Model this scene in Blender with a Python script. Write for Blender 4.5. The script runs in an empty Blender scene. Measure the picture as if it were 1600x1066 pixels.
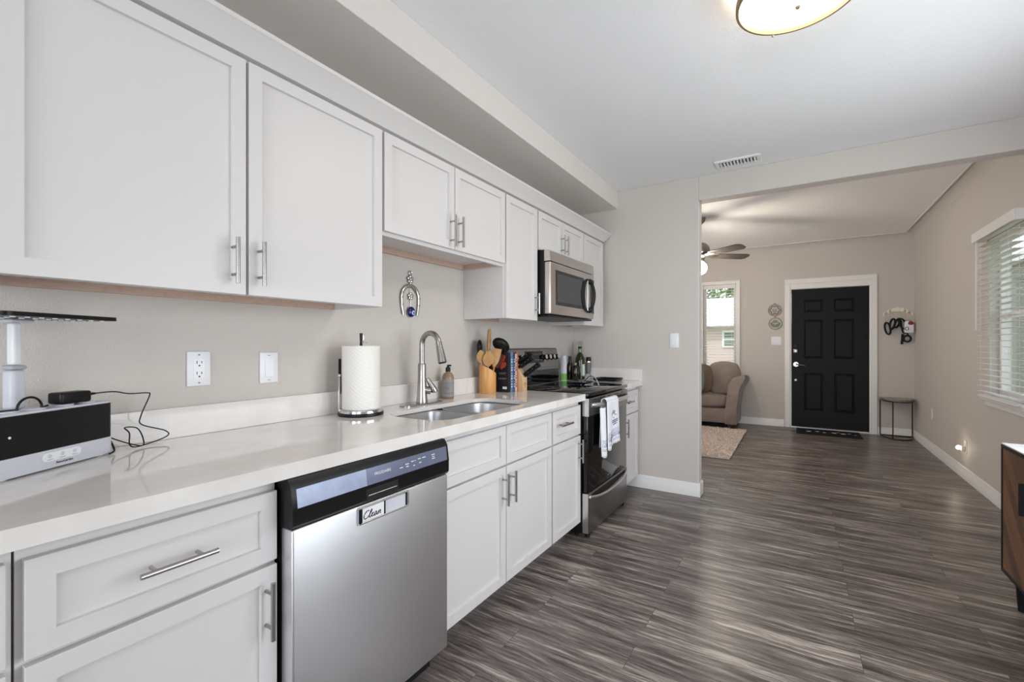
import bpy, bmesh, math, random
from mathutils import Vector, Matrix
random.seed(7)
S = bpy.context.scene
COL = S.collection
PI = math.pi
R = math.radians

# ------------------------------------------------------------------ camera
cam = bpy.data.cameras.new('camera')
cam.sensor_width = 36.0
cam.lens = 708.5 * 36.0 / 1600.0
cam.shift_y = 4.6 / 1600.0
cam.clip_start = 0.02
camo = bpy.data.objects.new('camera', cam)
camo.location = (1.783, 0.0, 1.23)
camo.rotation_euler = (R(90), 0, R(32.313))
COL.objects.link(camo)
S.camera = camo

# ------------------------------------------------------------------ world, sun, area lights, exposure
S.view_settings.view_transform = 'Standard'
S.view_settings.look = 'None'
S.view_settings.exposure = 0.29
S.view_settings.gamma = 1.0
S.view_settings.use_curve_mapping = False
w = bpy.data.worlds.new('world'); S.world = w
w.use_nodes = True
bg = w.node_tree.nodes['Background']
bg.inputs[0].default_value = (0.82, 0.90, 1.0, 1)
bg.inputs[1].default_value = 1.8

def lamp(name, kind, loc, energy, color=(1, 1, 1), rot=(0, 0, 0), size=None, size_y=None, radius=None, angle=None):
    l = bpy.data.lights.new(name, kind); l.energy = energy; l.color = color
    if kind == 'AREA':
        l.shape = 'RECTANGLE'; l.size = size; l.size_y = size_y
    if radius is not None: l.shadow_soft_size = radius
    if angle is not None: l.angle = angle
    o = bpy.data.objects.new(name, l); o.location = loc; o.rotation_euler = rot
    COL.objects.link(o)
    return o

lamp('sun', 'SUN', (0, 0, 20), 2.6, (1.0, 0.97, 0.93), (R(38), 0, R(-28)), angle=R(2))
# fill lights at added, unseen openings: glass door behind camera, dining and kitchen windows
# and living-room side window; all but the kitchen one lean up to brighten ceilings
lamp('back_fill_light', 'AREA', (1.75, -5.12, 1.15), 100, (0.87, 0.935, 1.0), (R(90 + 18), 0, R(0)), 1.9, 1.9)
lamp('dining_fill_light', 'AREA', (3.0, -2.3, 1.5), 16, (0.87, 0.935, 1.0), (R(90 + 15), 0, R(90)), 2.0, 1.3)
lamp('kitchen_fill_light', 'AREA', (3.0, 1.95, 1.10), 41, (0.87, 0.935, 1.0), (R(90 + 0), 0, R(90)), 1.9, 1.6)
lamp('side_fill_light', 'AREA', (-2.55, 5.9, 1.35), 42, (1.0, 0.95, 0.90), (R(90 + 62), 0, R(-90)), 1.8, 1.2)

# ------------------------------------------------------------------ materials
def srgb(r, g, b):
    f = lambda c: (c / 255 / 12.92) if c / 255 <= 0.04045 else ((c / 255 + 0.055) / 1.055) ** 2.4
    return (f(r), f(g), f(b), 1)

class NT:
    def __init__(s, name):
        s.m = bpy.data.materials.new(name); s.m.use_nodes = True
        s.t = s.m.node_tree; s.b = s.t.nodes['Principled BSDF']
    def n(s, typ, **kw):
        n = s.t.nodes.new(typ)
        for k, v in kw.items():
            if k.startswith('i_'): n.inputs[k[2:].replace('_', ' ')].default_value = v
            else: setattr(n, k, v)
        return n
    def l(s, a, b): s.t.links.new(a, b)

def mat(name, col, rough=0.5, metal=0.0, spec=0.5, bump=None, coat=0.0, emit=None, estr=0.0, trans=0.0, ior=1.45, mix=None, alpha=1.0, sheen=0.0):
    """plain procedural surface; bump=(scale, strength, distance); mix=(second colour, noise scale, (sx,sy,sz))"""
    k = NT(name); b = k.b
    b.inputs['Base Color'].default_value = col
    b.inputs['Roughness'].default_value = rough
    b.inputs['Metallic'].default_value = metal
    b.inputs['Specular IOR Level'].default_value = spec
    b.inputs['Coat Weight'].default_value = coat
    b.inputs['Coat Roughness'].default_value = 0.05
    b.inputs['Transmission Weight'].default_value = trans
    b.inputs['IOR'].default_value = ior
    b.inputs['Alpha'].default_value = alpha
    b.inputs['Sheen Weight'].default_value = sheen
    if emit:
        b.inputs['Emission Color'].default_value = emit; b.inputs['Emission Strength'].default_value = estr
    if bump or mix:
        tc = k.n('ShaderNodeTexCoord')
    if bump:
        nz = k.n('ShaderNodeTexNoise', i_Scale=bump[0], i_Detail=3.0, i_Roughness=0.55)
        k.l(tc.outputs['Object'], nz.inputs['Vector'])
        bp = k.n('ShaderNodeBump', i_Strength=bump[1], i_Distance=bump[2])
        k.l(nz.outputs['Fac'], bp.inputs['Height']); k.l(bp.outputs[0], b.inputs['Normal'])
    if mix:
        mp = k.n('ShaderNodeMapping'); mp.inputs['Scale'].default_value = mix[2]
        k.l(tc.outputs['Object'], mp.inputs[0])
        nz2 = k.n('ShaderNodeTexNoise', i_Scale=mix[1], i_Detail=5.0, i_Roughness=0.6)
        k.l(mp.outputs[0], nz2.inputs['Vector'])
        rp = k.n('ShaderNodeValToRGB'); rp.color_ramp.elements[0].position = 0.35; rp.color_ramp.elements[1].position = 0.66
        rp.color_ramp.elements[0].color = col; rp.color_ramp.elements[1].color = mix[0]
        k.l(nz2.outputs['Fac'], rp.inputs[0]); k.l(rp.outputs[0], b.inputs['Base Color'])
    return k.m

def floor_mat():
    k = NT('vinyl_plank'); b = k.b
    tc = k.n('ShaderNodeTexCoord')
    br = k.n('ShaderNodeTexBrick', offset=0.37, offset_frequency=2)
    br.inputs['Color1'].default_value = (0, 0, 0, 1); br.inputs['Color2'].default_value = (1, 1, 1, 1); br.inputs['Mortar'].default_value = (0.5, 0.5, 0.5, 1)
    br.inputs['Scale'].default_value = 1.0; br.inputs['Mortar Size'].default_value = 0.0009; br.inputs['Mortar Smooth'].default_value = 0.1
    br.inputs['Brick Width'].default_value = 1.22; br.inputs['Row Height'].default_value = 0.152
    k.l(tc.outputs['Object'], br.inputs['Vector'])
    rnd = k.n('ShaderNodeMath', operation='MULTIPLY'); rnd.inputs[1].default_value = 23.0
    k.l(br.outputs['Color'], rnd.inputs[0])
    # slow wander of the grain lines
    wm = k.n('ShaderNodeMapping'); wm.inputs['Scale'].default_value = (2.2, 9, 1); k.l(tc.outputs['Object'], wm.inputs[0])
    wn = k.n('ShaderNodeTexNoise', noise_dimensions='4D', i_Scale=1.5, i_Detail=3.0, i_Roughness=0.55); k.l(wm.outputs[0], wn.inputs['Vector']); k.l(rnd.outputs[0], wn.inputs['W'])
    ws = k.n('ShaderNodeVectorMath', operation='MULTIPLY_ADD'); ws.inputs[1].default_value = (0.0, 0.055, 0.0); k.l(wn.outputs['Color'], ws.inputs[0]); k.l(tc.outputs['Object'], ws.inputs[2])
    def grain(sx, sy, sc, det, ro, dist=0.0):
        mp = k.n('ShaderNodeMapping'); mp.inputs['Scale'].default_value = (sx, sy, 1)
        k.l(ws.outputs[0], mp.inputs[0])
        nz = k.n('ShaderNodeTexNoise', noise_dimensions='4D', i_Scale=sc, i_Detail=det, i_Roughness=ro, i_Distortion=dist)
        k.l(mp.outputs[0], nz.inputs['Vector']); k.l(rnd.outputs[0], nz.inputs['W'])
        return nz.outputs['Fac']
    g1 = grain(1.2, 20, 1.6, 8, 0.68, 0.25)
    g2 = grain(3.5, 80, 1.6, 6, 0.75, 0.1)
    g3 = grain(1.1, 7, 1.5, 4, 0.55, 0.3)
    def mth(op, a, bb):
        m_ = k.n('ShaderNodeMath', operation=op)
        for i, v in enumerate((a, bb)):
            if isinstance(v, (int, float)): m_.inputs[i].default_value = v
            else: k.l(v, m_.inputs[i])
        return m_.outputs[0]
    s = mth('ADD', mth('MULTIPLY', g1, 0.46), mth('MULTIPLY', g2, 0.40))
    s = mth('ADD', s, mth('MULTIPLY', g3, 0.22))
    s = mth('ADD', s, mth('MULTIPLY', br.outputs['Color'], 0.012))
    rp = k.n('ShaderNodeValToRGB'); cr = rp.color_ramp
    cr.elements[0].position = 0.415; cr.elements[0].color = srgb(36, 32, 32)
    cr.elements[1].position = 0.665; cr.elements[1].color = srgb(192, 182, 172)
    e = cr.elements.new(0.485); e.color = srgb(74, 67, 65)
    e = cr.elements.new(0.56); e.color = srgb(116, 107, 103)
    k.l(s, rp.inputs[0])
    mx = k.n('ShaderNodeMixRGB', blend_type='MIX'); mx.inputs[2].default_value = srgb(66, 60, 58)
    k.l(br.outputs['Fac'], mx.inputs[0]); k.l(rp.outputs[0], mx.inputs[1]); k.l(mx.outputs[0], b.inputs['Base Color'])
    rr = k.n('ShaderNodeMapRange'); rr.inputs[3].default_value = 0.24; rr.inputs[4].default_value = 0.44
    k.l(g2, rr.inputs[0]); k.l(rr.outputs[0], b.inputs['Roughness'])
    bp = k.n('ShaderNodeBump', i_Strength=0.25, i_Distance=0.0015)
    k.l(s, bp.inputs['Height']); k.l(bp.outputs[0], b.inputs['Normal'])
    b.inputs['Specular IOR Level'].default_value = 0.45
    return k.m

def brushed(name, col, rough, axis_scale, amt=0.12, streak=240.0, bump=0.06):
    """brushed metal: fine streaks stretched along one axis"""
    k = NT(name); b = k.b
    b.inputs['Metallic'].default_value = 1.0
    tc = k.n('ShaderNodeTexCoord'); mp = k.n('ShaderNodeMapping'); mp.inputs['Scale'].default_value = axis_scale
    k.l(tc.outputs['Object'], mp.inputs[0])
    nz = k.n('ShaderNodeTexNoise', i_Scale=streak, i_Detail=2.0, i_Roughness=0.6)
    k.l(mp.outputs[0], nz.inputs['Vector'])
    rp = k.n('ShaderNodeMapRange'); rp.inputs[3].default_value = rough - amt; rp.inputs[4].default_value = rough + amt
    k.l(nz.outputs['Fac'], rp.inputs[0]); k.l(rp.outputs[0], b.inputs['Roughness'])
    b.inputs['Base Color'].default_value = col
    bp = k.n('ShaderNodeBump', i_Strength=bump, i_Distance=0.0006)
    k.l(nz.outputs['Fac'], bp.inputs['Height']); k.l(bp.outputs[0], b.inputs['Normal'])
    return k.m

def wood_mat(name, c1, c2, scale, stretch, rough=0.45, rot=(0, 0, 0), bands=9.0):
    k = NT(name); b = k.b
    tc = k.n('ShaderNodeTexCoord'); mp = k.n('ShaderNodeMapping'); mp.inputs['Scale'].default_value = stretch; mp.inputs['Rotation'].default_value = rot
    k.l(tc.outputs['Object'], mp.inputs[0])
    nz = k.n('ShaderNodeTexNoise', i_Scale=scale, i_Detail=6.0, i_Roughness=0.6, i_Distortion=0.6)
    k.l(mp.outputs[0], nz.inputs['Vector'])
    rp = k.n('ShaderNodeValToRGB'); rp.color_ramp.elements[0].position = 0.32; rp.color_ramp.elements[1].position = 0.70
    rp.color_ramp.elements[0].color = c1; rp.color_ramp.elements[1].color = c2
    k.l(nz.outputs['Fac'], rp.inputs[0]); k.l(rp.outputs[0], b.inputs['Base Color'])
    b.inputs['Roughness'].default_value = rough
    return k.m

M = {}
M['wall'] = mat('wall_paint', srgb(206, 199, 193), 0.62, bump=(230, 0.5, 0.004), spec=0.35)
M['soffit'] = mat('soffit_paint', srgb(228, 221, 216), 0.62, bump=(200, 0.6, 0.004), spec=0.35)
M['ceiling'] = mat('ceiling_paint', srgb(242, 241, 243), 0.75, bump=(120, 0.5, 0.005), spec=0.3)
M['ceiling_smooth'] = mat('smooth_ceiling_paint', srgb(250, 249, 250), 0.7, spec=0.3)
M['trim'] = mat('trim_paint', srgb(236, 234, 233), 0.35)
M['floor'] = floor_mat()
M['cabinet'] = mat('cabinet_paint', srgb(218, 214, 213), 0.36, spec=0.45)
M['raw_wood'] = mat('raw_birch_edge', srgb(204, 176, 160), 0.6, mix=(srgb(192, 162, 145), 6, (1, 6, 20)))
M['quartz'] = mat('white_quartz', srgb(238, 234, 231), 0.07, spec=0.55, mix=(srgb(226, 220, 216), 5, (1, 1, 1)))
M['nickel'] = brushed('brushed_nickel', (0.42, 0.40, 0.39, 1), 0.26, (1, 1, .1), 0.02, 120, 0.0)
M['chrome'] = mat('chrome', (0.75, 0.75, 0.76, 1), 0.12, 1.0)
M['steel_v'] = brushed('stainless_door', (0.72, 0.72, 0.745, 1), 0.41, (1, 0.05, 1), 0.08, 420)
M['steel_sink'] = brushed('stainless_sink', (0.50, 0.50, 0.51, 1), 0.36, (1, 1, 0.08), 0.06, 300)
M['steel_mw'] = brushed('stainless_microwave', (0.62, 0.575, 0.55, 1), 0.33, (1, 0.05, 1), 0.06, 420)
M['steel_dark'] = mat('dark_stainless', (0.31, 0.30, 0.30, 1), 0.30, 1.0)
M['steel_bright'] = mat('polished_steel_edge', (0.72, 0.71, 0.69, 1), 0.3, 1.0)
M['blk'] = mat('black_plastic', srgb(13, 13, 15), 0.38, spec=0.35)
M['blk_matte'] = mat('matte_black', srgb(14, 14, 15), 0.6)
M['blk_glass'] = mat('black_glass', srgb(8, 8, 9), 0.045, spec=0.6)
M['mw_glass'] = mat('microwave_window', srgb(62, 62, 66), 0.18, spec=0.5)
M['panel_grey'] = mat('grey_control_panel', srgb(118, 124, 148), 0.2, 0.35, coat=0.4)
M['panel_grey2'] = mat('grey_console_trim', srgb(158, 166, 188), 0.28, 0.4, mix=(srgb(140, 148, 172), 14, (1, 1, 1)))
M['ink_w'] = mat('white_print', srgb(225, 226, 232), 0.5)
M['ink_b'] = mat('black_print', srgb(22, 22, 26), 0.5)
M['ink_g'] = mat('grey_print', srgb(120, 122, 130), 0.5)
M['white_pl'] = mat('white_plastic', srgb(236, 236, 240), 0.3)
M['white_pl2'] = mat('grey_white_plastic', srgb(206, 207, 216), 0.35)
M['collar'] = mat('grey_collar_plastic', srgb(176, 175, 186), 0.4)
M['slot'] = mat('dark_slot', srgb(28, 26, 26), 0.6)
M['paper'] = None
M['bamboo'] = wood_mat('bamboo', srgb(196, 138, 76), srgb(222, 168, 102), 5, (8, 8, 0.8), 0.4)
M['spoon'] = wood_mat('utensil_wood', srgb(166, 120, 72), srgb(196, 152, 98), 6, (6, 6, 0.8), 0.5)
M['pine'] = wood_mat('block_wood', srgb(206, 168, 124), srgb(226, 194, 152), 5, (6, 6, 0.8), 0.45)
M['screen'] = mat('ornament_metal', (0.55, 0.53, 0.50, 1), 0.28, 1.0)
M['cobalt'] = mat('cobalt_glass', srgb(14, 18, 92), 0.06, spec=0.6)
M['eye_lt'] = mat('pale_blue_enamel', srgb(176, 206, 236), 0.2)
M['soap'] = mat('soap_bottle', srgb(146, 120, 98), 0.22)
M['soap_lab'] = mat('soap_label', srgb(150, 146, 143), 0.5)
M['oil'] = mat('dark_green_glass', srgb(34, 42, 14), 0.06, spec=0.6)
M['oil_neck'] = mat('green_neck_glass', srgb(92, 128, 66), 0.06, spec=0.6)
M['bottle_dk'] = mat('brown_glass', srgb(30, 22, 20), 0.08, spec=0.6)
M['label'] = mat('cream_label', srgb(214, 220, 208), 0.5)
M['label_gr'] = mat('green_label', srgb(116, 176, 66), 0.45)
M['clear'] = mat('clear_glass', (0.95, 0.97, 0.97, 1), 0.02, trans=1.0, ior=1.45)
M['pane'] = None
M['navy'] = mat('navy_cover', srgb(34, 48, 92), 0.5, mix=(srgb(64, 88, 140), 40, (1, 1, 1)))
M['bluegrey'] = mat('slate_blue_cover', srgb(74, 98, 128), 0.5, mix=(srgb(118, 140, 162), 34, (1, 1, 1)))
M['bookblk'] = mat('black_cover', srgb(30, 28, 32), 0.35, mix=(srgb(40, 38, 44), 8, (1, 1, 1)))
M['bookred'] = mat('red_orange_print', srgb(178, 70, 48), 0.4)
M['bookorange'] = mat('orange_cover', srgb(186, 118, 70), 0.5)
M['bookpink'] = mat('pink_cover', srgb(214, 178, 176), 0.5, mix=(srgb(232, 214, 208), 26, (1, 1, 1)))
M['pages'] = mat('book_pages', srgb(226, 216, 200), 0.8)
M['door_blk'] = mat('black_door_paint', srgb(14, 13, 16), 0.5, spec=0.25)
M['sofa'] = mat('taupe_upholstery', srgb(142, 128, 120), 0.85, bump=(420, 0.3, 0.001), sheen=0.25, mix=(srgb(124, 111, 104), 5, (1, 1, 1)))
M['pillow_b'] = mat('brown_pillow_fabric', srgb(104, 86, 74), 0.85, bump=(420, 0.3, 0.001), sheen=0.2)
M['pillow_g'] = mat('sage_pillow_fabric', srgb(112, 120, 102), 0.85, bump=(420, 0.3, 0.001), sheen=0.2)
M['dark_wood'] = mat('dark_leg_wood', srgb(38, 24, 20), 0.4)
M['rug'] = mat('shag_pile', srgb(238, 226, 217), 0.95, mix=(srgb(200, 184, 174), 26, (1, 1, 1)))
M['fan_metal'] = mat('antique_nickel', (0.30, 0.26, 0.22, 1), 0.35, 1.0)
M['fan_blade'] = mat('fan_blade_dark', srgb(72, 64, 62), 0.4)
M['bronze'] = mat('bronze_ring', srgb(150, 128, 102), 0.4, 0.5)
M['glow'] = mat('lit_diffuser_glass', srgb(255, 246, 232), 0.4, emit=(1.0, 0.88, 0.70, 1), estr=5.0)
M['globe'] = mat('lit_globe_glass', srgb(255, 244, 226), 0.4, emit=(1.0, 0.91, 0.78, 1), estr=84.0)
M['night'] = mat('lit_night_light', srgb(255, 244, 226), 0.4, emit=(1.0, 0.86, 0.64, 1), estr=4.0)
M['walnut'] = None
M['white_top'] = mat('white_cabinet_top', srgb(236, 236, 240), 0.3)
M['stone_top'] = mat('grey_stone_top', srgb(150, 138, 132), 0.25, mix=(srgb(112, 104, 100), 9, (1, 1, 1)))
M['table_metal'] = mat('bronze_metal', srgb(58, 46, 42), 0.4, 0.6)
M['moon'] = mat('moon_ivory', srgb(244, 236, 222), 0.4)
M['brass'] = mat('brass', (0.62, 0.48, 0.26, 1), 0.3, 1.0)
M['strap'] = mat('black_strap', srgb(14, 13, 15), 0.7)
M['pink_str'] = mat('pink_strap', srgb(170, 110, 112), 0.7)
M['red'] = mat('red_fabric', srgb(150, 44, 46), 0.6)
M['mat_blk'] = mat('black_rubber_mat', srgb(12, 12, 13), 0.8, bump=(300, 0.4, 0.002))
M['silver'] = mat('threshold_aluminium', (0.6, 0.6, 0.6, 1), 0.4, 1.0)
M['blind'] = mat('blind_slat_white', srgb(236, 234, 230), 0.45)
M['plq_lt'] = mat('plaque_cream', srgb(190, 182, 172), 0.4)
M['plq_dk'] = mat('plaque_slate', srgb(112, 108, 112), 0.45)
M['plq_gr'] = mat('plaque_green', srgb(118, 128, 116), 0.45)
M['vent_dk'] = mat('vent_dark', srgb(70, 72, 84), 0.6)
M['grass'] = mat('lawn', srgb(122, 132, 88), 0.9, mix=(srgb(146, 154, 110), 0.6, (1, 1, 1)))
M['siding'] = None
M['roofw'] = mat('pale_roof', srgb(214, 214, 214), 0.7)
M['stucco'] = mat('beige_stucco', srgb(132, 130, 122), 0.85, bump=(40, 0.4, 0.01))
M['leafc'] = mat('tree_leaves', srgb(92, 116, 64), 0.8, mix=(srgb(140, 156, 104), 1.2, (1, 1, 1)))
M['bark'] = mat('tree_bark', srgb(92, 80, 70), 0.9)

def pane_mat():
    k = NT('window_glass'); t = k.t
    tr = k.n('ShaderNodeBsdfTransparent'); gl = k.n('ShaderNodeBsdfGlossy'); gl.inputs['Roughness'].default_value = 0.02
    lw = k.n('ShaderNodeLayerWeight'); pw = k.n('ShaderNodeMath', operation='POWER'); pw.inputs[1].default_value = 5.0
    ma = k.n('ShaderNodeMath', operation='MULTIPLY_ADD'); ma.inputs[1].default_value = 0.5; ma.inputs[2].default_value = 0.04
    k.l(lw.outputs['Facing'], pw.inputs[0]); k.l(pw.outputs[0], ma.inputs[0]); mx = k.n('ShaderNodeMixShader')
    tr.inputs[0].default_value = (0.95, 0.97, 0.96, 1)
    k.l(ma.outputs[0], mx.inputs[0]); k.l(tr.outputs[0], mx.inputs[1]); k.l(gl.outputs[0], mx.inputs[2])
    t.nodes.remove(k.b)
    k.l(mx.outputs[0], t.nodes['Material Output'].inputs[0])
    return k.m
M['pane'] = pane_mat()

def siding_mat():
    k = NT('lap_siding'); b = k.b
    tc = k.n('ShaderNodeTexCoord'); wv = k.n('ShaderNodeTexWave', wave_type='BANDS', bands_direction='Z', wave_profile='SAW', i_Scale=1.6)
    k.l(tc.outputs['Object'], wv.inputs['Vector'])
    bp = k.n('ShaderNodeBump', i_Strength=0.8, i_Distance=0.03); k.l(wv.outputs['Fac'], bp.inputs['Height']); k.l(bp.outputs[0], b.inputs['Normal'])
    b.inputs['Base Color'].default_value = srgb(206, 182, 178); b.inputs['Roughness'].default_value = 0.8
    return k.m
M['siding'] = siding_mat()

def paper_mat():
    """paper towel: quilted wavy emboss running up the roll"""
    k = NT('paper_towel'); b = k.b
    tc = k.n('ShaderNodeTexCoord'); mp = k.n('ShaderNodeMapping'); mp.inputs['Rotation'].default_value = (0, 0, R(40)); mp.inputs['Scale'].default_value = (1, 1, 1.4)
    k.l(tc.outputs['Object'], mp.inputs[0])
    wv = k.n('ShaderNodeTexWave', wave_type='BANDS', bands_direction='DIAGONAL', i_Scale=26, i_Distortion=2.0, i_Detail=1.0, i_Detail_Scale=2.0)
    k.l(mp.outputs[0], wv.inputs['Vector'])
    bp = k.n('ShaderNodeBump', i_Strength=0.35, i_Distance=0.002); k.l(wv.outputs['Fac'], bp.inputs['Height']); k.l(bp.outputs[0], b.inputs['Normal'])
    b.inputs['Base Color'].default_value = srgb(240, 236, 230); b.inputs['Roughness'].default_value = 0.9
    return k.m
M['paper'] = paper_mat()

def walnut_mat():
    """walnut veneer in diagonal bookmatched strips"""
    k = NT('walnut_veneer'); b = k.b
    tc = k.n('ShaderNodeTexCoord'); mp = k.n('ShaderNodeMapping'); mp.inputs['Rotation'].default_value = (R(42), 0, 0)
    k.l(tc.outputs['Object'], mp.inputs[0])
    sep = k.n('ShaderNodeSeparateXYZ'); k.l(mp.outputs[0], sep.inputs[0])
    m1 = k.n('ShaderNodeMath', operation='MULTIPLY'); m1.inputs[1].default_value = 16.0; k.l(sep.outputs['Y'], m1.inputs[0])
    fl = k.n('ShaderNodeMath', operation='FLOOR'); k.l(m1.outputs[0], fl.inputs[0])
    wn = k.n('ShaderNodeTexWhiteNoise', noise_dimensions='1D'); k.l(fl.outputs[0], wn.inputs['W'])
    mp2 = k.n('ShaderNodeMapping'); mp2.inputs['Scale'].default_value = (1, 60, 3); k.l(mp.outputs[0], mp2.inputs[0])
    nz = k.n('ShaderNodeTexNoise', i_Scale=2.0, i_Detail=5.0, i_Roughness=0.6); k.l(mp2.outputs[0], nz.inputs['Vector'])
    a1 = k.n('ShaderNodeMath', operation='MULTIPLY'); a1.inputs[1].default_value = 0.45; k.l(wn.outputs['Value'], a1.inputs[0])
    a2 = k.n('ShaderNodeMath', operation='ADD'); k.l(a1.outputs[0], a2.inputs[0]); k.l(nz.outputs['Fac'], a2.inputs[1])
    rp = k.n('ShaderNodeValToRGB'); rp.color_ramp.elements[0].position = 0.3; rp.color_ramp.elements[1].position = 1.0
    rp.color_ramp.elements[0].color = srgb(62, 40, 30); rp.color_ramp.elements[1].color = srgb(134, 94, 68)
    k.l(a2.outputs[0], rp.inputs[0]); k.l(rp.outputs[0], b.inputs['Base Color']); b.inputs['Roughness'].default_value = 0.45
    return k.m
M['walnut'] = walnut_mat()
M['towel'] = mat('white_towel_cotton', srgb(232, 232, 238), 0.95, bump=(900, 0.3, 0.001), sheen=0.2)
M['towel_bl'] = mat('blue_towel_print', srgb(86, 100, 136), 0.9)

# ------------------------------------------------------------------ mesh builder
ORG = {}
def sp(ptsl, n=10):
    """Catmull-Rom smoothing of a list of points"""
    P = [Vector(p) for p in ptsl]; out = []
    for i in range(len(P) - 1):
        p0 = P[max(i - 1, 0)]; p1 = P[i]; p2 = P[i + 1]; p3 = P[min(i + 2, len(P) - 1)]
        for k in range(n):
            s_ = k / n
            out.append(.5 * ((2 * p1) + (-p0 + p2) * s_ + (2 * p0 - 5 * p1 + 4 * p2 - p3) * s_ ** 2 + (-p0 + 3 * p1 - 3 * p2 + p3) * s_ ** 3))
    out.append(P[-1]); return out
class MB:
    def __init__(s): s.bm = bmesh.new(); s.mi = 0
    def _fin(s, faces):
        for f in faces: f.material_index = s.mi
        return faces
    def box(s, x0, x1, y0, y1, z0, z1, bev=0.0, seg=1, rot=None, piv=None):
        r = bmesh.ops.create_cube(s.bm, size=1.0)
        vs = r['verts']
        bmesh.ops.scale(s.bm, vec=(abs(x1 - x0), abs(y1 - y0), abs(z1 - z0)), verts=vs)
        c = Vector(((x0 + x1) / 2, (y0 + y1) / 2, (z0 + z1) / 2))
        bmesh.ops.translate(s.bm, vec=c, verts=vs)
        if bev > 0:
            es = list({e for v in vs for e in v.link_edges})
            b = bmesh.ops.bevel(s.bm, geom=es, offset=bev, segments=seg, affect='EDGES', profile=0.5)
            vs = list({v for f in b['faces'] for v in f.verts} | {v for v in vs if v.is_valid})
            # collect the whole island
            seen = set(vs); st = list(vs)
            while st:
                v = st.pop()
                for e in v.link_edges:
                    o = e.other_vert(v)
                    if o not in seen: seen.add(o); st.append(o)
            vs = list(seen)
        if rot is not None:
            bmesh.ops.rotate(s.bm, cent=piv if piv is not None else c, matrix=rot, verts=vs)
        s._fin({f for v in vs for f in v.link_faces})
        return vs
    def cone(s, p0, p1, r0, r1=None, n=20, caps=True):
        r1 = r0 if r1 is None else r1
        p0 = Vector(p0); p1 = Vector(p1); d = p1 - p0
        r = bmesh.ops.create_cone(s.bm, cap_ends=caps, segments=n, radius1=r0, radius2=r1, depth=d.length)
        q = d.to_track_quat('Z', 'Y').to_matrix().to_4x4()
        bmesh.ops.transform(s.bm, matrix=Matrix.Translation((p0 + p1) / 2) @ q, verts=r['verts'])
        s._fin({f for v in r['verts'] for f in v.link_faces})
        return r['verts']
    def sphere(s, c, r, sc=(1, 1, 1), n=20, m=12, rot=None):
        q = bmesh.ops.create_uvsphere(s.bm, u_segments=n, v_segments=m, radius=r)
        bmesh.ops.scale(s.bm, vec=sc, verts=q['verts'])
        if rot is not None: bmesh.ops.rotate(s.bm, cent=(0, 0, 0), matrix=rot, verts=q['verts'])
        bmesh.ops.translate(s.bm, vec=c, verts=q['verts'])
        s._fin({f for v in q['verts'] for f in v.link_faces})
        return q['verts']
    def lathe(s, prof, c=(0, 0, 0), n=28, sc=(1, 1)):
        """prof: list of (radius, z) from bottom to top, revolved about z through c"""
        rings = []; fs = []
        for r, z in prof:
            if r < 1e-6: rings.append([s.bm.verts.new((c[0], c[1], c[2] + z))])
            else: rings.append([s.bm.verts.new((c[0] + r * sc[0] * math.cos(2 * PI * i / n), c[1] + r * sc[1] * math.sin(2 * PI * i / n), c[2] + z)) for i in range(n)])
        for a, b in zip(rings, rings[1:]):
            for i in range(n):
                j = (i + 1) % n
                vs = [a[i] if len(a) > 1 else a[0], a[j] if len(a) > 1 else a[0], b[j] if len(b) > 1 else b[0], b[i] if len(b) > 1 else b[0]]
                u = []
                for v in vs:
                    if v not in u: u.append(v)
                if len(u) > 2: fs.append(s.bm.faces.new(u))
        shut = prof[0] == prof[-1]      # closed profile: a ring without end caps
        if len(rings[0]) > 1 and not shut: fs.append(s.bm.faces.new(list(reversed(rings[0]))))
        if len(rings[-1]) > 1 and not shut: fs.append(s.bm.faces.new(rings[-1]))
        s._fin(fs)
        return [v for r in rings for v in r]
    def tube(s, pts, r, n=10, closed=False, caps=True, flat=None):
        """round tube along pts; r a number or list; flat=(a,b) scales the section"""
        P = [Vector(p) for p in pts]; k = len(P); rings = []; fs = []
        rr = r if isinstance(r, (list, tuple)) else [r] * k
        up = None
        for i in range(k):
            if closed: t = P[(i + 1) % k] - P[i - 1]
            else: t = P[min(i + 1, k - 1)] - P[max(i - 1, 0)]
            t.normalize()
            if up is None:
                up = Vector((0, 0, 1)) if abs(t.z) < 0.9 else Vector((1, 0, 0))
            a = t.cross(up)
            if a.length < 1e-5: a = t.cross(Vector((0, 1, 0)))
            a.normalize(); b = a.cross(t); b.normalize(); up = b
            fa, fb = flat if flat else (1, 1)
            rings.append([s.bm.verts.new(P[i] + a * rr[i] * fa * math.cos(2 * PI * j / n) + b * rr[i] * fb * math.sin(2 * PI * j / n)) for j in range(n)])
        m = k if closed else k - 1
        for i in range(m):
            A = rings[i]; B = rings[(i + 1) % k]
            for j in range(n):
                q = (j + 1) % n
                fs.append(s.bm.faces.new((A[j], A[q], B[q], B[j])))
        if not closed and caps:
            fs.append(s.bm.faces.new(list(reversed(rings[0])))); fs.append(s.bm.faces.new(rings[-1]))
        s._fin(fs)
    def prism(s, poly, axis, a0, a1, shift=None):
        """extrude a polygon (u,v) along axis 'x','y','z'. shift: per-vertex extra along the axis at the a1 end"""
        def P(u, v, t):
            return {'x': (t, u, v), 'y': (u, t, v), 'z': (u, v, t)}[axis]
        A = [s.bm.verts.new(P(u, v, a0)) for u, v in poly]
        B = [s.bm.verts.new(P(u, v, a1 + (shift[i] if shift else 0))) for i, (u, v) in enumerate(poly)]
        n = len(poly); fs = [s.bm.faces.new(A), s.bm.faces.new(list(reversed(B)))]
        for i in range(n):
            j = (i + 1) % n
            fs.append(s.bm.faces.new((A[i], B[i], B[j], A[j])))
        s._fin(fs)
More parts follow.
